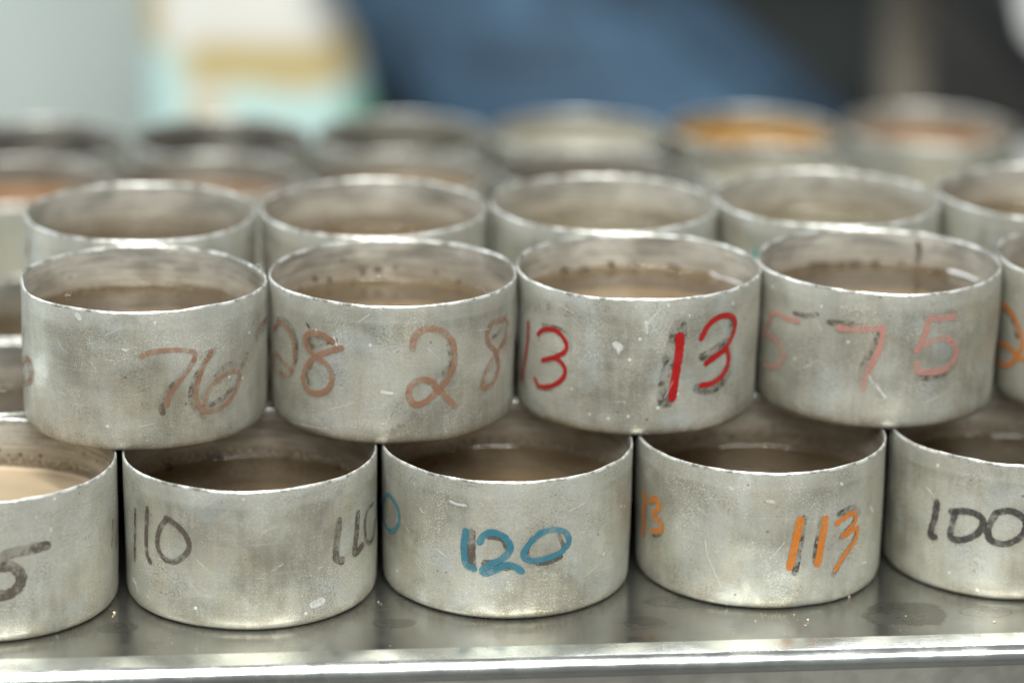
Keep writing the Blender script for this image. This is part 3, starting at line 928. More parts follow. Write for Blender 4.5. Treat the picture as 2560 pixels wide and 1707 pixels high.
def add_marks(root, sh, key):
    rr = random.Random(key)
    level = {'smear': 0, 'ghost': 1, 'dark': 1, 'brown': 2, 'spot': 1}
    runs = []            # strokes that touch make one figure
    for st in STROKES.get(key, []):
        pts = [Vector((a * R0 * 1000, z)) for a, z in st[2]]
        hit = None
        if st[0] != 'scratch':
            for run in runs:
                if run[0] == st[0] and any((p - q).length < max(1.0, st[1] * .8) for p in pts for q in run[2]):
                    hit = run
                    break
        if hit:
            hit[1].append(st)
            hit[2].extend(pts)
        else:
            runs.append([st[0], [st], pts])
    for idx, (kind, items, _) in enumerate(runs):
        bm = bmesh.new()
        uvl = bm.loops.layers.uv.new('UVMap')
        for j, (_, w, pts, inner) in enumerate(items):
            fz = [(a, max(.6, min(43.2, z))) for a, z in pts]
            ribbon(bm, uvl, sh, fz, w * .001, .00004 + .00006 * level.get(kind, 3) + (idx * 1.5 + j) * 2.0e-6, inner, rr)
        me = bpy.data.meshes.new(MARK_NAME[kind])
        bm.normal_update()
        bm.to_mesh(me)
        bm.free()
        o = link(MARK_NAME[kind], me, root, (PAINT[kind],))
        if kind in INK_LABEL:
            o['label'] = INK_LABEL[kind]


# ------------------------------------------------------------------ the tins
CLEAR = {
    'tan': (mat_clear_water('murky_tan_water', (.115, .088, .056), .38), mat_sediment('tan_sediment', (.22, .145, .075), (.36, .25, .14)), .0075),
    'brown': (mat_clear_water('murky_brown_water', (.085, .066, .044), .38), mat_sediment('brown_sediment', (.18, .125, .075), (.32, .22, .135)), .0085),
    'dim': (mat_clear_water('murky_grey_water', (.075, .064, .048), .36), mat_sediment('grey_brown_sediment', (.16, .13, .09), (.28, .22, .155)), .0095),
    'pale': (mat_clear_water('murky_pale_water', (.17, .16, .12), .42), mat_sediment('pale_sediment', (.30, .28, .21), (.44, .42, .34)), .0060),
}
WATER = {
    'tan': mat_water('tan_muddy_water', (0.076, 0.050, 0.026), (0.152, 0.100, 0.053)),
    'brown': mat_water('brown_muddy_water', (0.050, 0.034, 0.018), (0.100, 0.066, 0.036)),
    'dim': mat_water('dark_muddy_water', (0.028, 0.019, 0.011), (0.060, 0.043, 0.027)),
    'sand': mat_water('pale_sandy_sediment', (.20, .155, .10), (.28, .22, .15), .35),
    'pale': mat_water('pale_cloudy_water', (.17, .16, .12), (.26, .25, .20)),
    'olive': mat_water('olive_dark_water', (0.015, 0.014, 0.009), (0.028, 0.025, 0.015)),
    'black': mat_water('black_soil_water', (0.005, 0.004, 0.003), (0.009, 0.007, 0.005)),
    'orange': mat_water('orange_clay_water', (.13, .062, .024), (.19, .095, .040), .08),
    'amber': mat_water('amber_oily_water', (.19, .088, .006), (.25, .12, .010), .06),
    'rustw': mat_water('rusty_clay_water', (.10, .062, .038), (.15, .095, .058), .10),
}
G1, G2, G3, G4 = ('tins in the front row on the steel table', 'tins in the front row of the upper layer', 'tins in the second row of the upper layer',
                  'blurred tins in the rows behind')
TINS = [
    # key, water, depth below rim, label, group
    ('L0', 'sand', .0165, 'dented aluminium tin marked 5 in brown, cut by the left edge, full of pale sand', G1),
    ('L1', 'brown', .0165, 'aluminium tin with a faded brown 110 twice, standing on the table', G1),
    ('L2', 'tan', .0160, 'aluminium tin with 120 in blue paint, middle of the bottom row', G1),
    ('L3', 'brown', .0180, 'aluminium tin with 113 in orange paint over black, on the table', G1),
    ('L4', 'dim', .0170, 'aluminium tin with 100 in faded black, bottom right on the table', G1),
    ('U1', 'brown', .0135, 'battered tin with a rust brown 76, top left of the front pile', G2),
    ('U2', 'tan', .0138, 'scratched tin with a rust brown 28 written twice, upper layer', G2),
    ('U3', 'tan', .0115, 'tin with a bright red 13 written twice, upper layer', G2),
    ('U4', 'brown', .0120, 'dented tin with a faded pink 75, upper layer', G2),
    ('U5', 'brown', .0130, 'tin with an orange stroke cut by the right edge, upper layer', G2),
    ('S1', 'dim', .0170, 'slightly blurred tin with brown water directly behind the tin marked 76', G3),
    ('S2', 'tan', .0175, 'slightly blurred tin with tan water directly behind the tin marked 28', G3),
    ('S3', 'pale', .0160, 'slightly blurred tin with pale sandy water behind the red 13 tin', G3),
    ('S4', 'pale', .0150, 'blurred tin with a teal mark and whitish water behind the pink 75 tin', G3),
    ('S5', 'tan', .0150, 'slightly blurred tin cut by the right edge, behind the pink 75 tin', G3),
    ('T0', 'orange', .0130, 'blurred tin of orange clay water at the left edge, behind the front pile', G4),
    ('T1', 'rustw', .0120, 'blurred tin of rusty water just behind the leftmost tin pair', G4),
    ('T2', 'tan', .0110, 'blurred tin of tan water, third from left behind the front pile', G4),
    ('T3', 'dim', .0100, 'blurred tin of dark brown water, behind the tin with pale sandy water', G4),
    ('T4', 'pale', .0090, 'blurred tin of pinkish grey water just in front of the amber tin', G4),
    ('F0', 'black', .0090, 'blurred tin with black contents at the far left of the last row', G4),
    ('F1', 'black', .0085, 'blurred tin with dark contents in front of the white and mint sack', G4),
    ('F2', 'olive', .0100, 'blurred olive grey tin left of centre in the last row', G4),
    ('F3', 'pale', .0090, 'blurred pale tin in front of the blue jeans, last row', G4),
    ('F4', 'amber', .0085, 'blurred tin full of amber orange water in the last row', G4),
    ('F5', 'orange', .0110, 'blurred tin of orange brown water at the right end of the last row', G4),
    ('M0', 'dim', .0160, 'tin glimpsed behind the bottom left tin, at the left edge', 'tins of the hidden second row on the table'),
    ('M1', 'dim', .0160, 'bottom layer tin glimpsed just behind the one with faded brown digits 110', 'tins of the hidden second row on the table'),
    ('M2', 'dim', .0160, 'bottom layer tin tucked behind the one with blue digits 120', 'tins of the hidden second row on the table'),
    ('M3', 'dim', .0160, 'bottom layer tin hidden behind the one with orange and black digits 113', 'tins of the hidden second row on the table'),
    ('M4', 'dim', .0160, 'bottom layer tin at the right, behind the one with plain black digits 100', 'tins of the hidden second row on the table'),
    ('N0', 'tan', .0160, 'bottom layer tin in the third row at the left edge, out of focus', 'tins of the hidden third row on the table'),
    ('N1', 'dim', .0160, 'leftmost tin carrying the blurred brown water tin of the upper layer', 'tins of the hidden third row on the table'),
    ('N2', 'dim', .0160, 'low tin beneath the blurred upper tin of tan water, third row', 'tins of the hidden third row on the table'),
    ('N3', 'dim', .0160, 'low tin beneath the blurred upper tin of pale sandy water, third row', 'tins of the hidden third row on the table'),
    ('N4', 'dim', .0160, 'low tin beneath the upper tin bearing a teal mark, third row', 'tins of the hidden third row on the table'),
]
DENTS = {
    'U1': ((.62, .046, .42, .016, .0022), (3.35, .046, .22, .02, .0010), (1.9, .046, .25, .01, -.0006), (-1.1, .030, .5, .014, -.0007)),
    'U2': ((-1.35, .004, .16, .007, .0012), (-1.05, .003, .1, .006, -.0006)),
    'U3': ((-1.5, .004, .35, .006, .0006),),
    'U4': ((-1.55, .012, .12, .006, .0009), (-1.9, .015, .2, .007, .0007), (-.15, .034, .2, .012, -.0005), (-2.6, .044, .3, .01, .0006)),
    'L0': ((-.9, .02, .2, .012, .0006),),
    'L1': ((-1.9, .02, .22, .012, .0005), (-.9, .012, .2, .01, .0005)),
    'L2': ((-.62, .044, .14, .006, .0009), (-2.3, .01, .3, .02, .0004)),
    'L3': ((-1.2, .002, .12, .003, .0006), (-1.7, .003, .2, .003, .0004)),
    'L4': ((-2.2, .043, .25, .01, .0008),),
}
HEIGHT_EXTRA = {}
for i, (key, wt, dep, lab, grp) in enumerate(TINS):
    x, y, lv, s = CANS[key]
    sh = Shape(100 + i * 7, s, 1.0, DENTS.get(key, ()))
    zb = (lv - 1) * (H0 + .0002) + .0001
    root = empty('moisture_tin', (x, y, zb))
    tag(root, lab, 'tin', grp)
    if key[0] == 'F':
        root.scale = (1, 1, .955)      # the rearmost tins are a little lower
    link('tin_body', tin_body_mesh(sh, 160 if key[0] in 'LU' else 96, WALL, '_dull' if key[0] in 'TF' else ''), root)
    if key[0] in 'LUSMN' and wt in CLEAR:
        cm, sm, sd = CLEAR[wt]
        link('muddy_water', water_mesh(sh, dep, closed=False), root, (cm,))
        if key[0] in 'LUS':
            link('sediment', sediment_mesh(sh, dep + sd), root, (sm,))
    else:
        link('muddy_water', water_mesh(sh, dep), root, (WATER[wt],))
    add_marks(root, sh, key)


# ------------------------------------------------------------------ the steel table
def mat_steel(name, rough=.24, tint=(.46, .46, .44), stains=(), relief=.12):
    t = NT(name)
    co = t.n('ShaderNodeTexCoord').outputs['Object']
    br = t.noise(t.mapping(co, (40, 900, 40)), 1, 3, .6)
    big = t.noise(co, 16, 4, .6, .4)
    med = t.noise(co, 90, 4, .65, .6)
    fine = t.noise(co, 900, 2, .6)
    c = t.mix(t.ramp(big, .3, .7), tuple(x * .82 for x in tint), tint)
    c = t.mix(t.ramp(med, .52, .7, 0, .25), c, tuple(x * .6 for x in tint))
    rg = t.ramp(med, .3, .7, rough - .05, rough + .07)
    rg = t.math('ADD', rg, t.ramp(br, .3, .7, -.03, .03))
    sc = None
    for i, (rot, a, b) in enumerate(((.15, 45, 2600), (-.3, 60, 2900), (.5, 80, 2600), (1.2, 90, 3000))):
        s = t.scratch(co, rot, a, b, .13, .22, (i * 2.2, i, 0))
        sc = s if sc is None else t.math('MAXIMUM', sc, s)
    c = t.mix(t.math('MULTIPLY', sc, .35), c, (.8, .8, .78))
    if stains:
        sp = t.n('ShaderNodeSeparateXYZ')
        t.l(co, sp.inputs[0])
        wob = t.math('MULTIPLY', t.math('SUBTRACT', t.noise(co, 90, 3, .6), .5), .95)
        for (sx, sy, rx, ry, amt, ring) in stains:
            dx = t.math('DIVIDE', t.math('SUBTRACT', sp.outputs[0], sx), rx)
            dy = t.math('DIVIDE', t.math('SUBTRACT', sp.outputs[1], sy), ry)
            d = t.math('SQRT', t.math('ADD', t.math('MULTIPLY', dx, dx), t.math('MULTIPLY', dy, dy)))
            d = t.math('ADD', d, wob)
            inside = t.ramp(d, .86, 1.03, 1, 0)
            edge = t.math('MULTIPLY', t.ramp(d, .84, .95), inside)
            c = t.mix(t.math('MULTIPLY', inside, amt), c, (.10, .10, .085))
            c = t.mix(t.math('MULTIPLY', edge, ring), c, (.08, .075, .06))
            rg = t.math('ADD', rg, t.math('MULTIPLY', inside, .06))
    h = t.math('ADD', t.math('MULTIPLY', med, .4), t.math('MULTIPLY', br, .15))
    b = t.bsdf(Base_Color=c, Metallic=.95, Roughness=rg, Normal=t.bump(h, relief, .0006))
    return t.done(b)


EA = Vector((-.14329, .81346, 0))
EB = Vector((.15009, .84309, 0))
ED = (EB - EA).normalized()          # along the front edge
EN = Vector((-ED.y, ED.x, 0))        # towards the back
TAB = empty('steel_table', (0.0, .8279, -.9), math.atan2(ED.y, ED.x))
tag(TAB, 'stainless steel table with a rounded shiny front edge under the tins', 'table')
# in table space: x along the edge, y to the back, z up with the top at .9
top_w0, top_w1, top_d = -.75, .75, .605
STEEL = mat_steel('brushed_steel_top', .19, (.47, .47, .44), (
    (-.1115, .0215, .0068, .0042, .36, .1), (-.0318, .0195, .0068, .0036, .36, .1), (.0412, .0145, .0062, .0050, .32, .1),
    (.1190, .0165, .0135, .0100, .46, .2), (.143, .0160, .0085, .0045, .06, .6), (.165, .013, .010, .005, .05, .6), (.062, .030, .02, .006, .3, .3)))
STEEL2 = mat_steel('steel_apron_metal', .40, (.58, .57, .52))


def grid_sheet(name, fn, nu, nv, mat, parent, uvs=False):
    bm = bmesh.new()
    vs = [[bm.verts.new(fn(i / nu, j / nv)) for j in range(nv + 1)] for i in range(nu + 1)]
    for i in range(nu):
        for j in range(nv):
            bm.faces.new((vs[i][j], vs[i + 1][j], vs[i + 1][j + 1], vs[i][j + 1]))
    me = bpy.data.meshes.new(name)
    bm.normal_update()
    bm.to_mesh(me)
    bm.free()
    smooth(me)
    return link(name, me, parent, (mat,))


def box(bm, x0, x1, y0, y1, z0, z1, bev=0.0):
    r = bmesh.ops.create_cube(bm, size=1)
    for v in r['verts']:
        v.co = Vector((x0 + (v.co.x + .5) * (x1 - x0), y0 + (v.co.y + .5) * (y1 - y0), z0 + (v.co.z + .5) * (z1 - z0)))
    if bev:
        es = list({e for v in r['verts'] for e in v.link_edges})
        bmesh.ops.bevel(bm, geom=es, offset=bev, segments=3, affect='EDGES', profile=.5)


def mesh_obj(name, bm, mat, parent=None, sm=False):
    me = bpy.data.meshes.new(name)
    bmesh.ops.recalc_face_normals(bm, faces=bm.faces)
    bm.to_mesh(me)
    bm.free()
    if sm:
        smooth(me)
    return link(name, me, parent, (mat,))


def edge_wob(x):
    return .00035 * noise.noise(Vector((x * 9, 3.3, 0))) + .00018 * noise.noise(Vector((x * 30, 8.1, 0)))


def top_fn(u, v):
    x = top_w0 + (top_w1 - top_w0) * u
    y0 = edge_wob(x)
    y = y0 + (top_d - y0) * (v ** 2)
    return (x, y, .9 + .00012 * noise.noise(Vector((x * 14, y * 14, 0))) * min(1, v * 6))


grid_sheet('table_top', top_fn, 400, 40, STEEL, TAB)
EDGE_PROF = [(0, 0), (-0.0025, -0.000478), (-0.005, -0.001063), (-0.005395, -0.001167), (-0.005777, -0.001309), (-0.006145, -0.001487), (-0.006493, -0.001701), (-0.006818, -0.001947), (-0.007119, -0.002223), (-0.007391, -0.002528), (-0.007632, -0.002857), (-0.00784, -0.003208), (-0.008013, -0.003578), (-0.008149, -0.003963), (-0.008248, -0.004359), (-0.008307, -0.004763), (-0.008327, -0.005171), (-0.008327, -0.006371)]


def edge_fn(u, v):
    x = top_w0 + (top_w1 - top_w0) * u
    k = v * (len(EDGE_PROF) - 1)
    i = min(int(k), len(EDGE_PROF) - 2)
    f = k - i
    a, b = EDGE_PROF[i], EDGE_PROF[i + 1]
    yy = a[0] + (b[0] - a[0]) * f
    zz = a[1] + (b[1] - a[1]) * f
    fade = max(0, 1 - v * 1.6)
    return (x, yy + edge_wob(x) * fade, .9 + zz)


EDGEM = mat_steel('polished_edge_metal', .22, (.52, .54, .52), (), .01)
grid_sheet('rounded_edge', edge_fn, 400, 30, EDGEM, TAB)


def apron_fn(u, v):
    x = top_w0 + (top_w1 - top_w0) * u
    zz = EDGE_PROF[-1][1] - .0001 - v * .06
    yy = EDGE_PROF[-1][0] + .0006 + .0003 * noise.noise(Vector((x * 12, zz * 20, 2)))
    return (x, yy, .9 + zz)


grid_sheet('apron', apron_fn, 200, 10, STEEL2, TAB)
bm = bmesh.new()
box(bm, top_w0, top_w1, .0015, top_d, .84, .8975)
mesh_obj('under_frame', bm, STEEL2, TAB)
for lx in (top_w0 + .04, top_w1 - .08):
    for ly in (.04, top_d - .08):
        bm = bmesh.new()
        box(bm, lx, lx + .04, ly, ly + .04, 0.0, .8395, .003)
        mesh_obj('leg', bm, STEEL2, TAB)


# grains of sand spilled on the table
def flat_mat(name, col, rough=.7, nscale=40, amt=.3, metal=0, second=None, bump=0):
    t = NT(name)
    co = t.n('ShaderNodeTexCoord').outputs['Object']
    a = t.noise(co, nscale, 4, .6)
    c = t.mix(t.ramp(a, .3, .7, 0, 1), tuple(x * (1 - amt) for x in col), second or tuple(min(1, x * (1 + amt)) for x in col))
    kw = dict(Base_Color=c, Roughness=rough, Metallic=metal)
    if bump:
        kw['Normal'] = t.bump(a, bump, .01)
    return t.done(t.bsdf(**kw))


rr = random.Random(5)
bm = bmesh.new()
CR = [(-.1128, .0325, .0007), (-.1132, .0300, .0004), (-.0352, .036, .0004), (-.0345, .0345, .0003), (.0895, .013, .0008), (.0880, .009, .0006),
      (.1052, .0300, .0008), (.1040, .0315, .0004), (.1440, .0080, .0006), (.0740, .0135, .0004), (.0862, .0175, .0004), (.1190, .0145, .0003)]
for k in range(42):
    CR.append((rr.choice((rr.gauss(.085, .016), rr.uniform(-.15, .17))), abs(rr.gauss(.012, .008)) + .002, rr.uniform(.00010, .00022)))
for (cx, cy, r) in CR:
    r *= .7
    m = Matrix.Translation((cx, cy, .9 + r * .55)) @ Matrix.Rotation(rr.uniform(0, 6), 4, (rr.random(), rr.random(), .5)) @ Matrix.Diagonal((r * rr.uniform(.7, 1.3), r * rr.uniform(.6, 1), r * .7, 1))
    bmesh.ops.create_icosphere(bm, subdivisions=1, radius=1, matrix=m)
bm2 = bm
g = mesh_obj('sand_grains', bm, flat_mat('sand_grain', (.44, .35, .24), .6, 300, .5), None)
g.location = TAB.location
g.rotation_euler = TAB.rotation_euler
tag(g, 'pale and orange grains of sand scattered on the steel table top', 'sand', kind='stuff')

# ------------------------------------------------------------------ floor and what stands behind the table
bm = bmesh.new()
box(bm, -4, 4, -3, 5, -.92, -.9)
fl = mesh_obj('floor', bm, flat_mat('worn_floor', (.17, .16, .145), .5, 3, .15))
tag(fl, kind='structure')
bm = bmesh.new()
box(bm, -4, 4, 3.6, 3.7, -.9, 2.2)
wl = mesh_obj('back_wall', bm, flat_mat('painted_wall', (.20, .18, .155), .7, 2, .1))
tag(wl, 'plain brown grey wall far behind the table', 'wall', kind='structure')

# pale cabinet on the left
CAB = empty('grey_cabinet', (-.86, 2.15, -.9))
tag(CAB, 'smooth pale grey cabinet standing behind the table on the left', 'cabinet')
CM = flat_mat('pale_grey_enamel', (.42, .48, .465), .35, 2.5, .12)
bm = bmesh.new()
box(bm, -.62, .70, 0, .5, .06, 1.5, .012)
mesh_obj('cabinet_body', bm, CM, CAB)
bm = bmesh.new()
box(bm, -.60, .69, -.018, -.001, .08, 1.48, .006)
mesh_obj('door', bm, CM, CAB)
bm = bmesh.new()
box(bm, -.60, .69, .03, .47, 0, .058)
mesh_obj('plinth', bm, flat_mat('dark_plinth', (.05, .05, .05)), CAB)


# the printed sack on a stool
def mat_sack():
    t = NT('printed_plastic_sack')
    co = t.n('ShaderNodeTexCoord').outputs['Object']
    sp = t.n('ShaderNodeSeparateXYZ')
    t.l(co, sp.inputs[0])
    wob = t.math('MULTIPLY', t.math('SUBTRACT', t.noise(co, 14, 2, .5), .5), .016)
    x = t.math('ADD', sp.outputs[0], wob)
    z = t.math('ADD', t.math('SUBTRACT', sp.outputs[2], .055), wob)
    white, yel, mint = (.53, .53, .50), (.40, .33, .17), (.38, .54, .52)
    c = t.mix(0.0, white, white)
    c = t.mix(t.ramp(x, -.046, -.056, 0, 1, False), c, yel)                                 # yellow strip down the left side
    band = t.math('MULTIPLY', t.ramp(z, .326, .336, 1, 0), t.ramp(z, .300, .310))
    band = t.math('MULTIPLY', band, t.ramp(x, -.052, -.03))
    c = t.mix(band, c, yel)                                                                # yellow band
    lowm = t.ramp(z, .298, .308, 1, 0)
    lowm = t.math('MULTIPLY', lowm, t.math('SUBTRACT', 1, t.math('MULTIPLY', t.ramp(x, -.045, -.035), t.ramp(x, -.012, -.022))))
    c = t.mix(lowm, c, mint)
    ylow = t.math('MULTIPLY', t.math('MULTIPLY', t.ramp(x, -.043, -.036), t.ramp(x, -.014, -.021)), t.ramp(z, .30, .285))
    c = t.mix(ylow, c, yel)
    up = t.math('MULTIPLY', t.ramp(x, -.028, -.05), t.math('MULTIPLY', t.ramp(z, .285, .295), t.ramp(z, .335, .315)))
    c = t.mix(up, c, mint)
    gr = t.math('MULTIPLY', t.ramp(x, .042, .06), t.ramp(z, .30, .285))
    c = t.mix(gr, c, (.22, .50, .33))
    return t.done(t.bsdf(Base_Color=c, Roughness=.35, Specular_IOR_Level=.5))


SX, SY = -.148, 1.80
STOOLZ = -.40
stool = empty('low_stool', (SX, SY, -.9))
tag(stool, 'low steel stool under the white and mint printed sack', 'stool')
bm = bmesh.new()
bmesh.ops.create_cone(bm, cap_ends=True, segments=40, radius1=.15, radius2=.15, depth=.025, matrix=Matrix.Translation((0, 0, .4873)))
mesh_obj('seat', bm, STEEL2, stool)
for k in range(4):
    a = k * pi / 2 + .6
    bm = bmesh.new()
    bmesh.ops.create_cone(bm, cap_ends=True, segments=12, radius1=.011, radius2=.011, depth=.476,
                          matrix=Matrix.Translation((.13 * cos(a), .13 * sin(a), .238)) @ Matrix.Rotation(.08, 4, (sin(a), -cos(a), 0)))
    mesh_obj('leg', bm, STEEL2, stool)

bm = bmesh.new()
bmesh.ops.create_icosphere(bm, subdivisions=5, radius=1)
for v in bm.verts:
    p = v.co.copy()
    q = Vector((math.copysign(abs(p.x) ** .55, p.x), math.copysign(abs(p.y) ** .7, p.y), math.copysign(abs(p.z) ** .6, p.z)))
    z = (q.z * .5 + .5)
    taper = 1.0 + .25 * (1 - z) ** 2 - .10 * z
    hw = .068 if q.x < 0 else .068 - .032 * min(1, max(0, (z * .62 - .345) / .06))
    w = Vector((q.x * hw, q.y * .065 * taper, z * .62))
    n_ = noise.noise(w * 16 + Vector((4, 1, 2))) * .005 + noise.noise(w * 45) * .003
    w += p.normalized() * n_
    if w.z < 0.001:
        w.z = .001
    v.co = w
sack = mesh_obj('printed_sack', bm, mat_sack(), None, True)
sack.location = (SX, SY, STOOLZ + .0005)
tag(sack, 'crumpled white plastic sack with yellow and mint print, behind the tins', 'sack')

# ------------------------------------------------------------------ seated person in blue jeans
def skin_mesh(name, verts, edges, radii, mat, parent=None, root=0, sub=2):
    me = bpy.data.meshes.new(name)
    me.from_pydata([Vector(v) for v in verts], edges, [])
    o = bpy.data.objects.new(name, me)
    COL.objects.link(o)
    md = o.modifiers.new('Skin', 'SKIN')
    md.use_smooth_shade = True
    md.branch_smoothing = .6
    lay = me.skin_vertices[0].data if me.skin_vertices else None
    if lay is None:
        bm = bmesh.new()
        bm.from_mesh(me)
        bm.verts.layers.skin.verify()
        bm.to_mesh(me)
        bm.free()
        lay = me.skin_vertices[0].data
    for i, r in enumerate(radii):
        lay[i].radius = r if isinstance(r, tuple) else (r, r)
        lay[i].use_root = (i == root)
    sb = o.modifiers.new('Sub', 'SUBSURF')
    sb.levels = sub
    sb.render_levels = sub
    me.materials.append(mat)
    if parent:
        o.parent = parent
    return o


def denim():
    t = NT('washed_blue_denim')
    co = t.n('ShaderNodeTexCoord').outputs['Object']
    a = t.noise(co, 11, 3, .6, .8)
    tw = t.noise(t.mapping(co, (300, 900, 300), .6), 1, 2, .6)
    c = t.mix(t.ramp(a, .32, .66), (.004, .012, .025), (.042, .094, .160))
    c = t.mix(t.ramp(tw, .3, .7, 0, .2), c, (.12, .2, .3))
    return t.done(t.bsdf(Base_Color=c, Roughness=.85, Normal=t.bump(a, .5, .03)))


SKIN = flat_mat('human_skin', (.50, .30, .21), .5, 30, .08)
NAVY = flat_mat('navy_jacket_cloth', (.012, .020, .036), .85, 8, .4, bump=.3)
HAIR = flat_mat('dark_hair', (.02, .014, .01), .6, 60, .4)
SHOE = flat_mat('black_shoe_leather', (.02, .02, .02), .4, 30, .3)
# seated on a low stool, facing right and a little towards the table
PX, PY = -.068, 2.30
PER = empty('person', (PX, PY, -.9))
tag(PER, 'person in blue jeans and a dark navy jacket seated beyond the tins', 'person')
HZ = .85
hipL, hipR = (.0, -.08, HZ - .025), (-.02, .10, HZ - .01)
kneeL, kneeR = (.34, -.16, HZ - .275), (.37, .06, HZ - .27)
ankL, ankR = (.36, -.10, .10), (.36, .08, .10)
toeL, toeR = (.50, -.14, .035), (.50, .06, .035)
V = [(-.04, .02, HZ), (-.06, .04, HZ + .14), (-.05, .04, HZ + .30), (-.03, .03, HZ + .46), (-.01, .03, HZ + .54), (.02, .02, HZ + .64), (.03, .02, HZ + .74),
     hipL, kneeL, ankL, toeL, hipR, kneeR, ankR, toeR,
     (-.02, -.15, HZ + .44), (.06, -.20, HZ + .20), (.26, -.10, HZ + .24), (.33, -.08, HZ + .245),
     (-.03, .21, HZ + .44), (.05, .24, HZ + .20), (.25, .12, HZ + .24), (.32, .10, HZ + .245)]
E = [(0, 1), (1, 2), (2, 3), (3, 4), (4, 5), (5, 6), (0, 7), (7, 8), (8, 9), (9, 10), (0, 11), (11, 12), (12, 13), (13, 14),
     (3, 15), (15, 16), (16, 17), (17, 18), (3, 19), (19, 20), (20, 21), (21, 22)]
RAD = [(.09, .08), (.09, .08), (.10, .08), (.09, .07), .052, (.075, .085), (.07, .08), .065, .045, .035, .03, .065, .045, .035, .03,
       .05, .038, .026, .03, .05, .038, .026, .03]
body = skin_mesh('body', V, E, RAD, SKIN, PER)


def hand(side, wrist, par):
    # a palm with five separate bent fingers, palm resting on the lap
    wx, wy, wz = wrist
    vs = [(wx, wy, wz), (wx + .05, wy, wz - .005), (wx + .085, wy, wz - .01)]
    es = [(0, 1), (1, 2)]
    rd = [(.026, .016), (.036, .014), (.034, .013)]
    o = skin_mesh('hand', vs, es, rd, SKIN, par, 0, 2)
    for k, (dy, ln) in enumerate(((-.030, .062), (-.010, .074), (.010, .070), (.029, .055))):
        a = (wx + .085, wy + dy, wz - .01)
        b = (a[0] + ln * .5, a[1] + dy * .1, a[2] - .004)
        c = (a[0] + ln * .8, a[1] + dy * .15, a[2] - .020)
        d = (a[0] + ln * .95, a[1] + dy * .15, a[2] - .036)
        skin_mesh('finger', [a, b, c, d], [(0, 1), (1, 2), (2, 3)], [.0095, .009, .0085, .0075], SKIN, o, 0, 2)
    s = -side
    skin_mesh('thumb', [(wx + .02, wy + s * .022, wz), (wx + .05, wy + s * .045, wz - .008), (wx + .08, wy + s * .052, wz - .02)], [(0, 1), (1, 2)], [.012, .0105, .009], SKIN, o, 0, 2)


hand(-1, V[18], PER)
hand(1, V[22], PER)
DEN = denim()
jv = [(-.04, .02, HZ + .0), (-.055, .03, HZ + .08), (.02, -.085, HZ - .035), (.18, -.12, HZ - .15), kneeL, (.35, -.13, .34), (.36, -.10, .14),
      (.0, .10, HZ - .02), (.18, .08, HZ - .14), kneeR, (.365, .07, .36), (.36, .08, .14)]
je = [(0, 1), (0, 2), (2, 3), (3, 4), (4, 5), (5, 6), (0, 7), (7, 8), (8, 9), (9, 10), (10, 11)]
jr = [(.16, .14), (.145, .13), .118, .095, .078, .068, .062, .112, .095, .078, .068, .062]
jeans = skin_mesh('jeans', jv, je, jr, DEN, PER)
kv = [(.0, -.03, HZ - .02), (-.04, .01, HZ + .14), (-.05, .04, HZ + .36), (-.03, .03, HZ + .47), (-.012, .03, HZ + .53),
      (-.02, -.15, HZ + .45), (.06, -.205, HZ + .205), (.24, -.11, HZ + .236), (-.03, .21, HZ + .45), (.05, .245, HZ + .205), (.23, .13, HZ + .236)]
ke = [(0, 1), (1, 2), (2, 3), (3, 4), (3, 5), (5, 6), (6, 7), (3, 8), (8, 9), (9, 10)]
kr = [(.12, .12), (.14, .125), (.15, .12), (.13, .10), .065, .07, .055, .043, .07, .055, .043]
skin_mesh('jacket', kv, ke, kr, NAVY, PER)
# head details
hx, hy, hz = .025, .02, HZ + .70
bm = bmesh.new()
bmesh.ops.create_icosphere(bm, subdivisions=4, radius=1)
for v in bm.verts:
    p = v.co
    x, y, z = p.x * .095, p.y * .078, p.z * .118
    if p.x > 0:
        x *= 1 - .10 * max(0, p.z) + .02
        x += .016 * math.exp(-(p.y / .16) ** 2 - ((p.z + .12) / .17) ** 2)         # nose
        x -= .006 * (math.exp(-((p.y - .36) / .16) ** 2 - ((p.z - .05) / .10) ** 2) + math.exp(-((p.y + .36) / .16) ** 2 - ((p.z - .05) / .10) ** 2))
    if p.z < -.3:
        y *= 1 + (p.z + .3) * .45
    v.co = (x, y, z)
hd = mesh_obj('head', bm, SKIN, PER, True)
hd.location = (hx, hy, hz)
for s in (-1, 1):
    bm = bmesh.new()
    bmesh.ops.create_uvsphere(bm, u_segments=16, v_segments=10, radius=.011, matrix=Matrix.Translation((.074, s * .030, .006)))
    mesh_obj('eye', bm, flat_mat('eye_white', (.6, .58, .55), .15, 10, .1), hd, True)
    bm = bmesh.new()
    bmesh.ops.create_icosphere(bm, subdivisions=2, radius=1, matrix=Matrix.Translation((0, s * .078, -.005)) @ Matrix.Diagonal((.017, .008, .03, 1)))
    mesh_obj('ear', bm, SKIN, hd, True)
bm = bmesh.new()
bmesh.ops.create_icosphere(bm, subdivisions=2, radius=1, matrix=Matrix.Translation((.083, 0, -.062)) @ Matrix.Diagonal((.008, .024, .007, 1)))
mesh_obj('mouth', bm, flat_mat('lips', (.42, .17, .14), .4, 10, .1), hd, True)
bm = bmesh.new()
bmesh.ops.create_icosphere(bm, subdivisions=4, radius=1)
for v in list(bm.verts):
    p = v.co
    if p.z < -.35 or (p.x > .45 and p.z < .42):
        pass
    n_ = 1 + .03 * noise.noise(p * 9)
    v.co = (p.x * .103 * n_ - .012, p.y * .086 * n_, p.z * .122 * n_ + .012)
bmesh.ops.delete(bm, geom=[v for v in bm.verts if (v.co.x > .045 and v.co.z < .055) or v.co.z < -.06], context='VERTS')
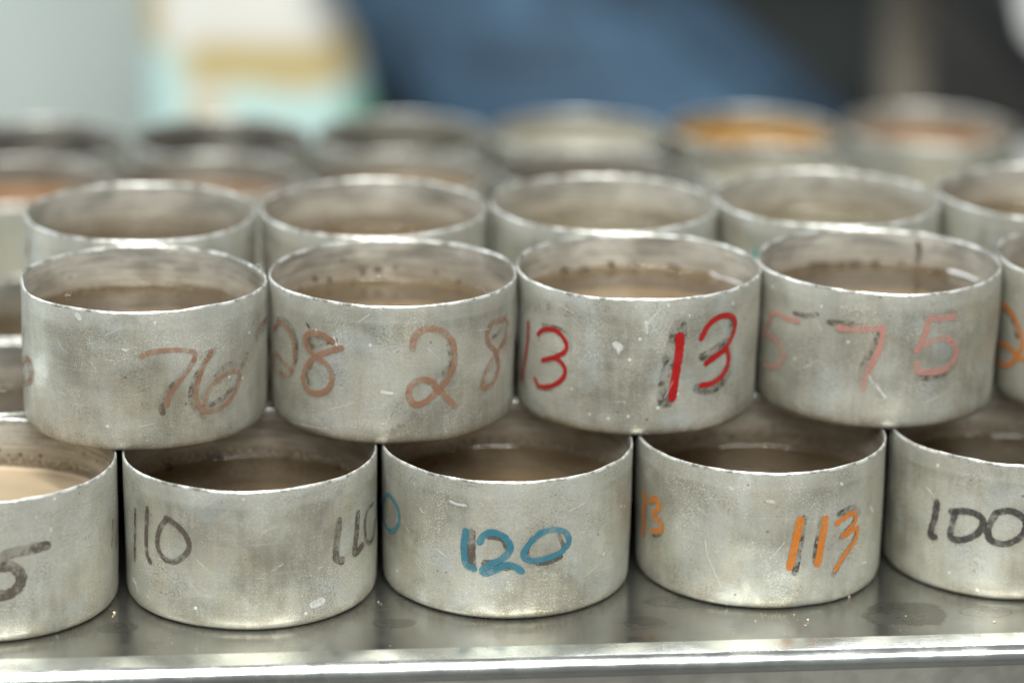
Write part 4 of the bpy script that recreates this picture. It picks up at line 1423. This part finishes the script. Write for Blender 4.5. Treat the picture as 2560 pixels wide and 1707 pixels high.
ho = mesh_obj('hair', bm, HAIR, hd, True)
sm_ = ho.modifiers.new('Solid', 'SOLIDIFY')
sm_.thickness = .008
for (a, t_) in ((ankL, toeL), (ankR, toeR)):
    d = Vector(t_) - Vector(a)
    vs = [(a[0] - .03, a[1] + .02, .045), (a[0], a[1], .05), (a[0] + d.x * .6, a[1] + d.y * .6, .04), (a[0] + d.x * 1.1, a[1] + d.y * 1.1, .032)]
    skin_mesh('shoe', vs, [(0, 1), (1, 2), (2, 3)], [(.036, .044), (.044, .05), (.046, .038), (.036, .03)], SHOE, PER, 0, 2)
SS = empty('work_stool', (PX - .04, PY + .03, -.9))
tag(SS, 'dark stool under the person in blue jeans', 'stool')
DK = flat_mat('black_vinyl', (.018, .020, .022), .5, 10, .3)
bm = bmesh.new()
bmesh.ops.create_cone(bm, cap_ends=True, segments=40, radius1=.17, radius2=.165, depth=.05, matrix=Matrix.Translation((0, 0, HZ - .165)))
bmesh.ops.bevel(bm, geom=[e for e in bm.edges if abs(e.verts[0].co.z - e.verts[1].co.z) < 1e-5], offset=.012, segments=3, affect='EDGES')
mesh_obj('seat', bm, DK, SS)
for k in range(4):
    a = k * pi / 2 + .3
    bm = bmesh.new()
    L = HZ - .192
    bmesh.ops.create_cone(bm, cap_ends=True, segments=12, radius1=.013, radius2=.013, depth=L, matrix=Matrix.Translation((.13 * cos(a), .13 * sin(a), L / 2)))
    mesh_obj('leg', bm, DK, SS)

# ------------------------------------------------------------------ things on the right in the background
B1 = empty('dark_cabinet', (.34, 2.9, -.9))
tag(B1, 'dark grey steel cabinet behind the person, right of the blue jeans', 'cabinet')
DG = flat_mat('dark_grey_enamel', (.045, .055, .055), .5, 3, .25)
bm = bmesh.new()
box(bm, -.45, .10, 0, .5, .0, .86, .01)
mesh_obj('cabinet_body', bm, DG, B1)
for k in range(3):
    bm = bmesh.new()
    box(bm, -.43, .08, -.02, -.001, .03 + k * .28, .29 + k * .28, .005)
    d_ = mesh_obj('drawer', bm, DG, B1)
    bm = bmesh.new()
    box(bm, -.24, -.11, -.045, -.021, .20 + k * .28, .215 + k * .28, .004)
    mesh_obj('handle', bm, DK, d_)
bm = bmesh.new()
box(bm, -.014, .014, -.03, .03, 0, 1.5, .004)
post = mesh_obj('wooden_post', bm, flat_mat('grey_brown_wood', (.13, .115, .09), .7, 12, .25))
post.location = (.262, 2.075, -.9)
tag(post, 'upright grey brown wooden post right of the dark cabinet', 'post')
B2 = empty('grey_bin', (.62, 2.75, -.9))
tag(B2, 'dark grey storage bin behind the black case at the right edge', 'bin')
bm = bmesh.new()
box(bm, -.26, .4, 0, .5, 0, .95, .03)
mesh_obj('bin_body', bm, flat_mat('grey_plastic', (.075, .075, .072), .6, 4, .2), B2)
bm = bmesh.new()
box(bm, -.28, .42, -.02, .52, .951, .985, .012)
mesh_obj('lid', bm, DK, B2)
# long black case leaning against the post, with a white label
B3 = empty('black_case', (1.00, 1.93, -.9), 0)
tag(B3, 'long black padded case leaning to the left at the top right, with a white label', 'case')
c45 = Matrix.Rotation(radians(45), 4, 'Y')
bm = bmesh.new()
box(bm, -1.32, 0, 0, .10, 0, .30, .03)
cs = mesh_obj('case_body', bm, DK, B3, False)
cs.matrix_local = Matrix.Translation((.125, 0, .028)) @ c45
bm = bmesh.new()
pts = [(-.005, .30), (-.002, .028), (.004, .006), (.02, -.008), (.19, -.17), (.34, -.03), (.12, .20)]
f0 = [bm.verts.new((x, 0, z)) for x, z in pts]
f1 = [bm.verts.new((x, .003, z)) for x, z in pts]
bm.faces.new(f0)
bm.faces.new(list(reversed(f1)))
for k in range(len(pts)):
    bm.faces.new((f0[k], f1[k], f1[(k + 1) % len(pts)], f0[(k + 1) % len(pts)]))
lb = mesh_obj('white_label', bm, flat_mat('white_label_card', (.55, .57, .57), .5, 10, .05), B3)
lb.location = (-.684, -.0042, .852)
bm = bmesh.new()
bmesh.ops.create_cone(bm, cap_ends=True, segments=32, radius1=.016, radius2=.016, depth=.001, matrix=Matrix.Rotation(pi / 2, 4, 'X'))
gm = mesh_obj('green_mark', bm, flat_mat('green_print', (.03, .42, .12), .5, 10, .05), lb)
gm.location = (.036, -.0008, .035)
